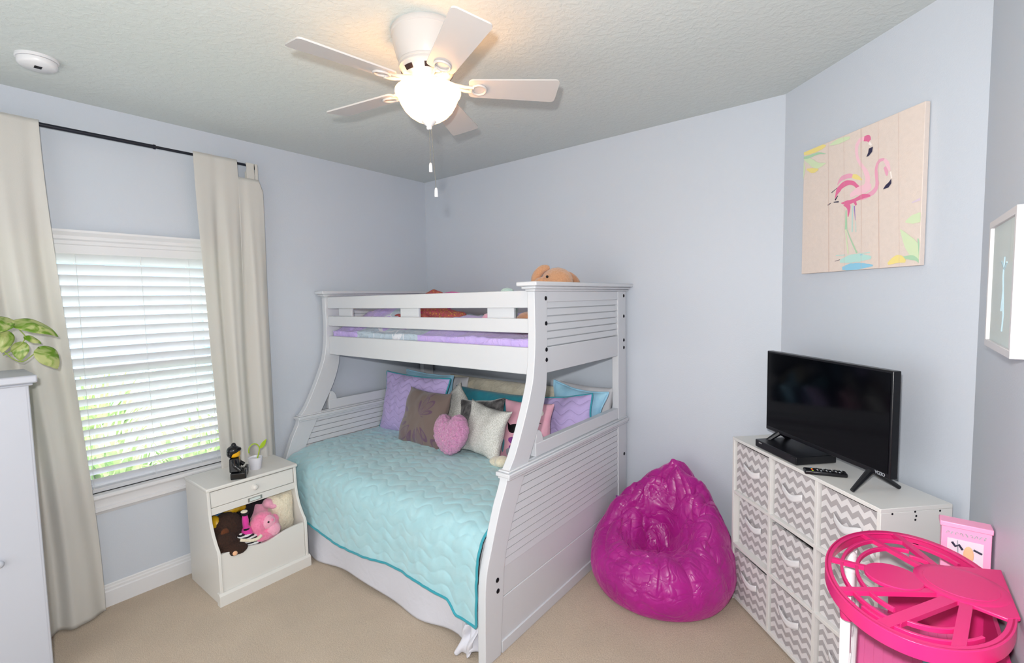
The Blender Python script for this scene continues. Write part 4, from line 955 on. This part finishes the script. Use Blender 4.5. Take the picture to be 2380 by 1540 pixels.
# ------------------------------------------------------------ flamingo canvas
STROKES=[('pale',[(0.371,0.564,0.007),(0.341,0.565,0.009),(0.324,0.543,0.009),(0.328,0.498,0.007),(0.348,0.459,0.007),(0.372,0.425,0.009),(0.386,0.389,0.012),(0.379,0.358,0.014),(0.352,0.348,0.011)]),('rose',[(0.361,0.564,0.01),(0.38,0.56,0.012),(0.39,0.546,0.007)]),('white',[(0.387,0.539,0.006),(0.4,0.525,0.004)]),('mid',[(0.464,0.448,0.005),(0.44,0.447,0.007),(0.427,0.421,0.007),(0.43,0.384,0.007),(0.434,0.351,0.009),(0.42,0.328,0.01),(0.389,0.316,0.01),(0.351,0.31,0.007)]),('pale',[(0.464,0.447,0.006),(0.481,0.422,0.008),(0.491,0.394,0.004)]),('mid',[(0.467,0.416,0.005),(0.477,0.392,0.008),(0.479,0.377,0.003)]),('white',[(0.495,0.39,0.003),(0.501,0.361,0.003)]),('mid',[(0.222,0.401,0.002),(0.243,0.422,0.01),(0.279,0.426,0.011),(0.305,0.42,0.008)]),('yellow',[(0.305,0.42,0.008),(0.327,0.41,0.01),(0.358,0.39,0.002)]),('rose',[(0.209,0.34,0.001),(0.229,0.376,0.012),(0.264,0.395,0.013),(0.307,0.389,0.009),(0.342,0.359,0.007),(0.369,0.35,0.005)]),('pale',[(0.296,0.333,0.008),(0.33,0.345,0.017),(0.375,0.349,0.018),(0.406,0.352,0.011)]),('rose',[(0.246,0.312,0.001),(0.283,0.307,0.011),(0.317,0.309,0.008),(0.363,0.318,0.01),(0.402,0.313,0.004)]),('rose',[(0.272,0.309,0.015),(0.29,0.283,0.01),(0.288,0.243,0.002)]),('rose',[(0.32,0.308,0.008),(0.331,0.286,0.004)]),('navy',[(0.167,0.318,0.003),(0.187,0.325,0.001)]),('navy',[(0.202,0.325,0.002),(0.232,0.321,0.003)]),('navy',[(0.188,0.372,0.002),(0.222,0.387,0.001)]),('navy',[(0.211,0.333,0.004),(0.226,0.35,0.002)]),('green2',[(0.276,0.274,0.003),(0.279,0.188,0.007)]),('green1',[(0.276,0.188,0.003),(0.294,0.076,0.003)]),('green2',[(0.283,0.187,0.002),(0.31,0.132,0.003),(0.342,0.075,0.004)]),('teal',[(0.311,0.29,0.003),(0.313,0.171,0.003)]),('purple',[(0.321,0.285,0.003),(0.328,0.22,0.001)]),('teal',[(0.331,0.217,0.001),(0.334,0.168,0.002)]),('teal',[(0.249,0.045,0.006),(0.305,0.052,0.018),(0.359,0.053,0.017),(0.417,0.048,0.006)]),('blue',[(0.264,0.012,0.007),(0.314,0.015,0.016),(0.375,0.016,0.012),(0.426,0.014,0.003)]),('teal',[(0.225,0.074,0.002),(0.277,0.072,0.002)]),('teal',[(0.352,0.071,0.001),(0.41,0.071,0.002)]),('navy',[(0.219,0.048,0.001),(0.249,0.053,0.001)]),('blue',[(0.359,0.065,0.002),(0.372,0.064,0.002)]),('yellow',[(-0.004,0.608,0.006),(0.04,0.607,0.014),(0.106,0.605,0.014),(0.146,0.602,0.003)]),('green1',[(-0.013,0.594,0.003),(0.041,0.56,0.013),(0.092,0.524,0.015),(0.148,0.52,0.002)]),('green2',[(-0.013,0.591,0.005),(0.031,0.582,0.007),(0.099,0.58,0.005),(0.147,0.563,0.001)]),('green1',[(-0.008,0.584,0.005),(0.0,0.53,0.011),(-0.006,0.48,0.008),(-0.007,0.397,0.002)]),('yellow',[(0.024,0.524,0.003),(0.068,0.506,0.012),(0.102,0.503,0.003)]),('green1',[(0.17,0.597,0.002),(0.222,0.598,0.012),(0.286,0.594,0.006)]),('green1',[(0.569,0.175,0.002),(0.6,0.18,0.017),(0.634,0.184,0.017)]),('green1',[(0.549,0.148,0.002),(0.583,0.099,0.02),(0.621,0.045,0.025),(0.638,0.01,0.004)]),('green2',[(0.635,0.01,0.003),(0.617,0.026,0.007),(0.595,0.033,0.009),(0.553,0.036,0.002)]),('green2',[(0.638,0.01,0.002),(0.634,0.054,0.006),(0.624,0.103,0.002)]),('yellow',[(0.498,0.015,0.005),(0.542,0.032,0.016),(0.576,0.019,0.005)]),('purple2',[(0.593,0.245,0.002),(0.628,0.252,0.006)]),('pinkline',[(0.161,0.615,0.0),(0.184,-0.007,0.001)]),('pinkline',[(0.252,0.617,0.0),(0.277,-0.003,0.0)]),('pinkline',[(0.345,0.612,0.001),(0.369,-0.003,0.0)]),('pinkline',[(0.43,0.614,0.0),(0.457,0.002,0.001)]),('pinkline',[(0.522,0.618,0.0),(0.55,0.004,0.0)])]
POLYS=[('navy',[(0.409,0.516),(0.406,0.496),(0.39,0.483),(0.378,0.482),(0.386,0.498),(0.389,0.514)]),('navy',[(0.501,0.36),(0.502,0.341),(0.489,0.327),(0.464,0.325),(0.475,0.339),(0.491,0.349)])]

PO = Vector((3.035, DX-.006-3.035, 1.763)); fc = thing('flamingo_canvas', 'square peach canvas painted with two pink flamingos on the angled wall', 'wall art', PO, SR)
PW, PH_ = .632, .615
b = B(); b.box(0, PW, -.022, 0, 0, PH_); b.build('canvas', 'canvas', fc, local=True, bevel=.002)
b = B(); lay = 0
def clampuv(u, v): return max(.001, min(PW-.001, u)), max(.001, min(PH_-.001, v))
for i, (k, pts) in enumerate(STROKES):
    b.mat('ink_'+k); yv = -.0222-.00004*i
    P_ = crv([(p[0], p[1], p[2]) for p in pts], 6) if len(pts) > 2 else [Vector(pts[0]), Vector(pts[1])]
    le, ri = [], []
    for j, p in enumerate(P_):
        d = P_[min(j+1, len(P_)-1)]-P_[max(j-1, 0)]; d = Vector((d.x, d.y)); d = d.normalized() if d.length > 1e-6 else Vector((1, 0))
        w_ = abs(p.z)*(1+(.16*nz((p.x*60, p.y*60, i), 1) if k != 'pinkline' else 0))+(.0006 if k == 'pinkline' else 0); nrm = Vector((-d.y, d.x))*w_
        a_ = clampuv(p.x+nrm.x, p.y+nrm.y); c_ = clampuv(p.x-nrm.x, p.y-nrm.y)
        le.append(b.bm.verts.new((a_[0], yv, a_[1]))); ri.append(b.bm.verts.new((c_[0], yv, c_[1])))
    for j in range(len(P_)-1): b.face([le[j], le[j+1], ri[j+1], ri[j]])
for i, (k, pts) in enumerate(POLYS):
    b.mat('ink_'+k); b.face([b.bm.verts.new((u, -.0242, v)) for u, v in pts])
b.build('painting', None, fc, local=True, fix=False, flat=True)

# framed picture on the right wall
fp = thing('framed_picture', 'white box-framed pale blue print on the right wall', 'picture', (RX, -1.315, 1.50))
fy0, fy1, fz0, fz1 = -1.495, -1.135, 1.508, 1.85
b = B()
for y0, y1, z0, z1 in ((fy0, fy1, fz0, fz0+.018), (fy0, fy1, fz1-.018, fz1), (fy0, fy0+.018, fz0+.018, fz1-.018), (fy1-.018, fy1, fz0+.018, fz1-.018)): b.box(RX-.032, RX-.0005, y0, y1, z0, z1)
b.build('frame', 'whitep', fp, bevel=.001)
b = B(); b.box(RX-.024, RX-.004, fy0+.017, fy1-.017, fz0+.017, fz1-.017); b.build('print', 'paper', fp)
b = B(); b.mat('ink_mist')
for pts in ([(-1.33, 1.745), (-1.32, 1.70), (-1.33, 1.66), (-1.315, 1.61)], [(-1.33, 1.66), (-1.345, 1.60), (-1.335, 1.56)], [(-1.36, 1.73), (-1.33, 1.715), (-1.29, 1.735)]):
    b.tube([(RX-.0245, y, z) for y, z in pts], .0022, 5)
b.build('drawing', None, fp)
b = B(); b.box(RX-.0285, RX-.0275, fy0+.017, fy1-.017, fz0+.017, fz1-.017); b.build('glass', 'glasspic', fp)

# ------------------------------------------------------------ ceiling fan
hx, hy = 1.887, -1.653
fan = thing('ceiling_fan', 'white five-blade ceiling fan with a lit frosted bowl', 'ceiling fan', (hx, hy, H))
b = B(); b.lathe([(0, H), (.138, H), (.141, H-.008), (.141, H-.018), (.137, H-.022), (.134, H-.05), (.122, H-.10), (.112, H-.125), (.114, H-.128), (.114, H-.134), (.110, H-.137), (.112, H-.141), (.112, H-.146), (.108, H-.150), (.104, H-.160), (.092, H-.176), (.078, H-.182), (0, H-.182)], (hx, hy, 0), 64)
hs = b.build('motor_housing', 'fan', fan, sharp=30)
b = B()
for k in range(7):
    a = 2*PI*k/7+.25
    pts = []
    for j in range(7):
        aa = a+(-.2+.4*j/6); pts.append((aa, .1075, H-.157))
    for j in range(6):
        A0, A1 = pts[j][0], pts[j+1][0]
        v = [b.bm.verts.new((hx+r_*math.cos(q), hy+r_*math.sin(q), z)) for q, r_, z in ((A0, .1052, H-.160), (A1, .1052, H-.160), (A1, .0945, H-.1755), (A0, .0945, H-.1755))]
        b.face(v)
b.build('vent_slots', 'slot', hs, fix=False, flat=True)
b = B(); b.lathe([(0, H-.182), (.045, H-.182), (.045, H-.205), (.052, H-.212), (.052, H-.222), (.03, H-.232), (0, H-.232)], (hx, hy, 0), 48); b.build('light_fitter', 'fan', fan, sharp=35)
zbowl = H-.232
bprof = [(r_*.93, z_) for r_, z_ in [(.137, zbowl+.004), (.141, zbowl+.001), (.142, zbowl-.006), (.139, zbowl-.014), (.131, zbowl-.022), (.127, zbowl-.032), (.120, zbowl-.048), (.105, zbowl-.072), (.083, zbowl-.094), (.055, zbowl-.111), (.022, zbowl-.121), (.018, zbowl-.122)]]
b = B(); b.lathe(bprof, (hx, hy, 0), 72); b.build('glass_bowl', 'bowl', fan, sharp=180)
b = B(); b.lathe([(.030, zbowl-.104), (.033, zbowl-.108), (.030, zbowl-.118), (.022, zbowl-.126), (.012, zbowl-.135), (.010, zbowl-.138), (.0115, zbowl-.142), (.010, zbowl-.148), (0, zbowl-.151)], (hx, hy, 0), 32); b.build('finial', 'trim', fan, sharp=60)
for dx, dy, zt, ze in ((.004, -.003, zbowl-.14, 2.225), (.012, .006, zbowl-.14, 2.125)):
    b = B(); b.tube([(hx+dx*.6, hy+dy*.6, zt), (hx+dx*1.6, hy+dy*1.6, ze)], .0016, 6); pcn = b.build('pull_chain', 'chrome', fan)
    b = B(); q = (hx+dx*1.6, hy+dy*1.6, ze); b.lathe([(.0015, 0), (.005, -.003), (.0068, -.012), (.0075, -.036), (.006, -.038), (0, -.038)], q, 16); b.build('pull_knob', 'trim', pcn, sharp=60)
for k in range(5):
    a = R(45+72*k); Tb = Matrix.Translation((hx, hy, H-.213)) @ Matrix.Rotation(a, 4, 'Z')
    Tp = Tb @ Matrix.Rotation(R(-12), 4, 'X')
    pts = []
    r0_, r1_, wa, wb_ = .165, .532, .054, .070
    for (cx_, cy_, a0) in ((r1_-.018, wb_-.018, 0), (r0_+.02, wa-.02, PI/2), (r0_+.02, -wa+.02, PI), (r1_-.018, -wb_+.018, 1.5*PI)):
        rr_ = .018 if cx_ > .3 else .02
        for i in range(7): q = a0+PI/2*i/6; pts.append((cx_+rr_*math.cos(q), cy_+rr_*math.sin(q)))
    b = B(); b.prism(pts, -.003, .003, 'z', Tp); bd = b.build('blade', 'fan', fan, sharp=40)
    b = B(); b.tube([Tb @ Vector(p) for p in ((.075, 0, .020), (.11, .012, .006), (.15, .018, -.004), (.185, .020, -.007))], [.008, .007, .007, .006], 8); b.tube([Tb @ Vector(p) for p in ((.075, 0, .020), (.11, -.012, .006), (.15, -.018, -.004), (.185, -.020, -.007))], [.008, .007, .007, .006], 8)
    ring_ = [Tp @ Vector((.205+.030*math.cos(q), .030*math.sin(q), -.007)) for q in [2*PI*i/20 for i in range(20)]]; b.tube(ring_, .005, 8, closed=True)
    b.build('blade_bracket', 'fan', bd, sharp=60)
for a in (R(10), R(130), R(250)): lamp('fan_bulb', 'POINT', (hx+.085*math.cos(a), hy+.085*math.sin(a), zbowl-.010), 2.6, (1, .42, .09), size=.022)

# smoke detector
sd = thing('smoke_detector', 'round white smoke detector on the ceiling at the upper left', 'smoke detector', (.46, -2.60, H))
b = B(); b.lathe([(0, H), (.071, H), (.071, H-.008), (.067, H-.011), (.0, H-.011)], (.46, -2.60, 0), 48); b.build('base', 'trim', sd, sharp=35)
b = B(); b.lathe([(.062, H-.011), (.066, H-.014), (.066, H-.030), (.058, H-.038), (.0, H-.040)], (.46, -2.60, 0), 48); b.build('cover', 'trim', sd, sharp=50)
b = B()
for i in range(5): b.box(.452+i*.006, .455+i*.006, -2.612, -2.588, H-.0412, H-.039)
b.build('grille', 'bolt', sd)

# ------------------------------------------------------------ toy playhouse bottom right
dh = thing('toy_playhouse', 'pink and white toy playhouse with an oval openwork roof at the lower right', 'toy house', (3.45, -1.50, 0))
RXc, RYc, ZR = 3.440, -1.515, .950
def ov(a, k=1.0, cx_=RXc, cy_=RYc): return Vector((cx_+.178*k*math.cos(a), cy_+.278*k*math.sin(a), 0))
def rim(b, k, w, z0, z1, cx_=RXc, cy_=RYc, a0=0, a1=2*PI, n=96):
    full = abs(a1-a0-2*PI) < 1e-6
    V = []
    for i in range(n if full else n+1):
        a = a0+(a1-a0)*i/n; p = ov(a, k, cx_, cy_); d = Vector((math.cos(a)*.278, math.sin(a)*.178, 0)).normalized()
        V.append([b.bm.verts.new((p.x+d.x*s_*w/2, p.y+d.y*s_*w/2, z)) for s_, z in ((-1, z0), (1, z0), (1, z1), (-1, z1))])
    m_ = len(V)
    for i in range(m_ if full else m_-1):
        for j in range(4): b.face([V[i][j], V[(i+1) % m_][j], V[(i+1) % m_][(j+1) % 4], V[i][(j+1) % 4]])
b = B(); rim(b, .985, .008, ZR-.034, ZR); rim(b, .96, .012, ZR-.005, ZR)
hub = Vector((3.545, -1.50, 0))
for k, a0, a1 in ((.80, .45*PI, 1.45*PI), (.62, .5*PI, 1.4*PI), (.87, 1.3*PI, 1.75*PI), (.80, .25*PI, .48*PI), (.5, .35*PI, .5*PI), (.72, 1.42*PI, 1.72*PI)): rim(b, k, .007, ZR-.012, ZR-.001, a0=a0, a1=a1, n=60)
roof = b.build('roof_ring', 'pinkp', dh, bevel=.001)
b = B()
for a, w in ((R(180), .012), (R(128), .014), (R(100), .016), (R(215), .018), (R(250), .026), (R(292), .022)):
    e = ov(a, .97); d = (e-hub); d.z = 0; sdv = Vector((-d.y, d.x, 0)).normalized()*w/2
    v = [hub-sdv, e-sdv, e+sdv, hub+sdv]; lo = [b.bm.verts.new((q.x, q.y, ZR-.012)) for q in v]; hi = [b.bm.verts.new((q.x, q.y, ZR-.0005)) for q in v]
    b.face(lo[::-1]); b.face(hi)
    for i in range(4): b.face([lo[i], lo[(i+1) % 4], hi[(i+1) % 4], hi[i]])
b.build('spokes', 'pinkp', roof)
b = B(); b.lathe([(0, ZR-.008), (.058, ZR-.008), (.060, ZR-.006), (.060, ZR), (.058, ZR+.002), (0, ZR+.002)], (3.405, -1.528, 0), 48); b.build('disc', 'pinkp', roof, sharp=30)
b = B(); b.lathe([(0, ZR-.010), (.088, ZR-.010), (.088, ZR+.001), (.084, ZR+.003), (.070, ZR+.003), (.069, ZR+.0042), (0, ZR+.0042)], (3.532, -1.478, 0), 64, ); b.build('disc', 'pinkp', roof, sharp=30)
b = B(); b.prism([(3.50, -1.395), (3.6215, -1.335), (3.6215, -1.565), (3.60, -1.585), (3.53, -1.562)], ZR-.008, ZR+.0008, 'z'); b.build('canopy_plate', 'pinkp', roof, bevel=.002)
ZF = .70
b = B(); b.box(3.325, 3.615, -1.80, -1.24, ZF-.014, ZF)
for i in range(14): b.box(3.33+i*.02, 3.331+i*.02, -1.795, -1.245, ZF, ZF+.0008)
b.build('upper_floor', 'pinkm', dh, bevel=.002)
for (x, y) in ((3.312, -1.60), (3.312, -1.30)):
    b = B(); b.box(x-.010, x+.012, y-.02, y+.02, 0, ZR-.035); b.build('column', 'whitep', dh, bevel=.003)
b = B(); b.lathe([(.014, ZR-.075), (.016, ZR-.055), (.016, ZR-.036), (0, ZR-.036)], (3.318, -1.655, 0), 20); b.build('roof_foot', 'pinkd', dh)
for (x, y, z) in ((3.312, -1.36, ZR-.05), (3.312, -1.44, ZR-.06)):
    b = B(); b.cyl((x, y, z), (x+.004, y-.06, z-.17), .013, .013, 14); b.ell((x, y, z), (.014, .014, .012), n=10); b.build('railing_tube', 'whitep', dh)
b = B(); b.box(3.40, 3.61, -1.252, -1.246, ZF, ZF+.11); b.build('back_panel', 'pinkd', dh)
b = B(); b.box(3.604, 3.612, -1.76, -1.26, ZF, ZF+.14); b.build('side_panel', 'pinkd', dh)
b = B()
for i in range(9): y = -1.62-.0*i
b.tube([(3.33, -1.30, ZF+.06), (3.335, -1.78, ZF+.06)], .005, 8); b.tube([(3.33, -1.30, ZF+.11), (3.335, -1.78, ZF+.11)], .005, 8)
for i in range(7): b.tube([(3.33, -1.34-.07*i, ZF), (3.33, -1.34-.07*i, ZF+.11)], .004, 6)
b.build('balustrade', 'whitep', dh)
for z in (.34, .02):
    b = B(); b.box(3.325, 3.615, -1.80, -1.24, z-.012, z); b.build('lower_floor', 'pinkm', dh, bevel=.002)
b = B(); b.box(3.607, 3.616, -1.80, -1.24, 0, ZF-.014); b.build('rear_wall', 'pinkl', dh)
b = B(); b.box(3.57, 3.60, -1.79, -1.73, ZF, ZR-.05); b.build('column', 'pinkl', dh, bevel=.002)
b = B(); b.box(3.58, 3.606, -1.73, -1.68, ZF, ZR-.05); b.build('column', 'red', dh, bevel=.002)
tt = thing('toy_sofa', 'small teal toy sofa under the openwork roof', 'toy', (3.50, -1.52, ZF))
b = B(); b.box(3.47, 3.55, -1.58, -1.46, ZF+.001, ZF+.035); b.build('seat', 'teal', tt, bevel=.008)
b = B(); b.box(3.535, 3.555, -1.58, -1.46, ZF+.03, ZF+.07); b.build('backrest', 'teal', tt, bevel=.008)
for i, (p, q, lb) in enumerate((((3.42, -1.74, ZF+.015), (3.47, -1.69, ZF+.10), 'lilac toy wand leaning inside the playhouse nearest the camera'), ((3.50, -1.77, ZF+.01), (3.54, -1.72, ZF+.09), 'lilac toy wand by the red post of the playhouse'), ((3.43, -1.60, ZF+.008), (3.47, -1.63, ZF+.05), 'short lilac toy piece lying near the teal sofa'))):
    b = B(); b.tube(crv([p, ((p[0]+q[0])/2+.01, (p[1]+q[1])/2, (p[2]+q[2])/2+.01), q], 4), [.006]*4+[.004]*5, 8); o = b.build('toy_wand', 'purp', sharp=60); tag(o, lb, 'toy', 'lilac wands in the playhouse')
pb = thing('toy_wardrobe', 'tall pink toy wardrobe with silver trim behind the openwork roof', 'toy', (3.56, -1.20, 0))
b = B(); b.box(3.515, 3.619, -1.213, -1.17, 0, 1.0); b.box(3.511, 3.6215, -1.2165, -1.168, .99, 1.004); b.build('body', 'pinkl', pb, bevel=.002)
b = B(); b.box(3.606, 3.6235, -1.166, -1.12, 0, .985); b.build('side_panel', 'pinkl', pb, bevel=.002)
b = B()
for i in range(9):
    x = 3.528+i*.0098; b.tube([(x+.0032*math.cos(q*.9+i), -1.2140, .974+.0045*math.sin(q*1.3+i*2)) for q in range(5)], .0011, 5)
b.build('ornament', 'silver', pb)
b = B(); b.box(3.528, 3.603, -1.2142, -1.2125, .885, .958); pn = b.build('picture_panel', 'ink_purple2', pb)
b = B(); b.mat('navy'); b.tube([(3.538, -1.2150, .948), (3.545, -1.215, .937), (3.553, -1.215, .943), (3.560, -1.215, .931)], .0032, 6); b.tube([(3.583, -1.215, .937), (3.600, -1.215, .930)], .0028, 6); b.mat('peach'); b.ell((3.573, -1.2150, .918), (.011, .002, .026), n=10); b.mat('silver'); b.tube([(3.549, -1.2155, .955), (3.551, -1.2155, .920)], .0012, 5)
b.build('stickers', None, pn)
b = B(); b.ell((3.6, -1.08, .78), (.022, .03, .03), n=16); o = b.build('toy_ball', 'pinkd', sharp=180); tag(o, 'small purple-pink toy at the right edge behind the playhouse', 'toy')
bpy.data.objects.remove(o)
for o in list(bpy.data.objects):
    if o.type == 'MESH' and len(o.data.vertices) == 0: print('EMPTY MESH', o.name)
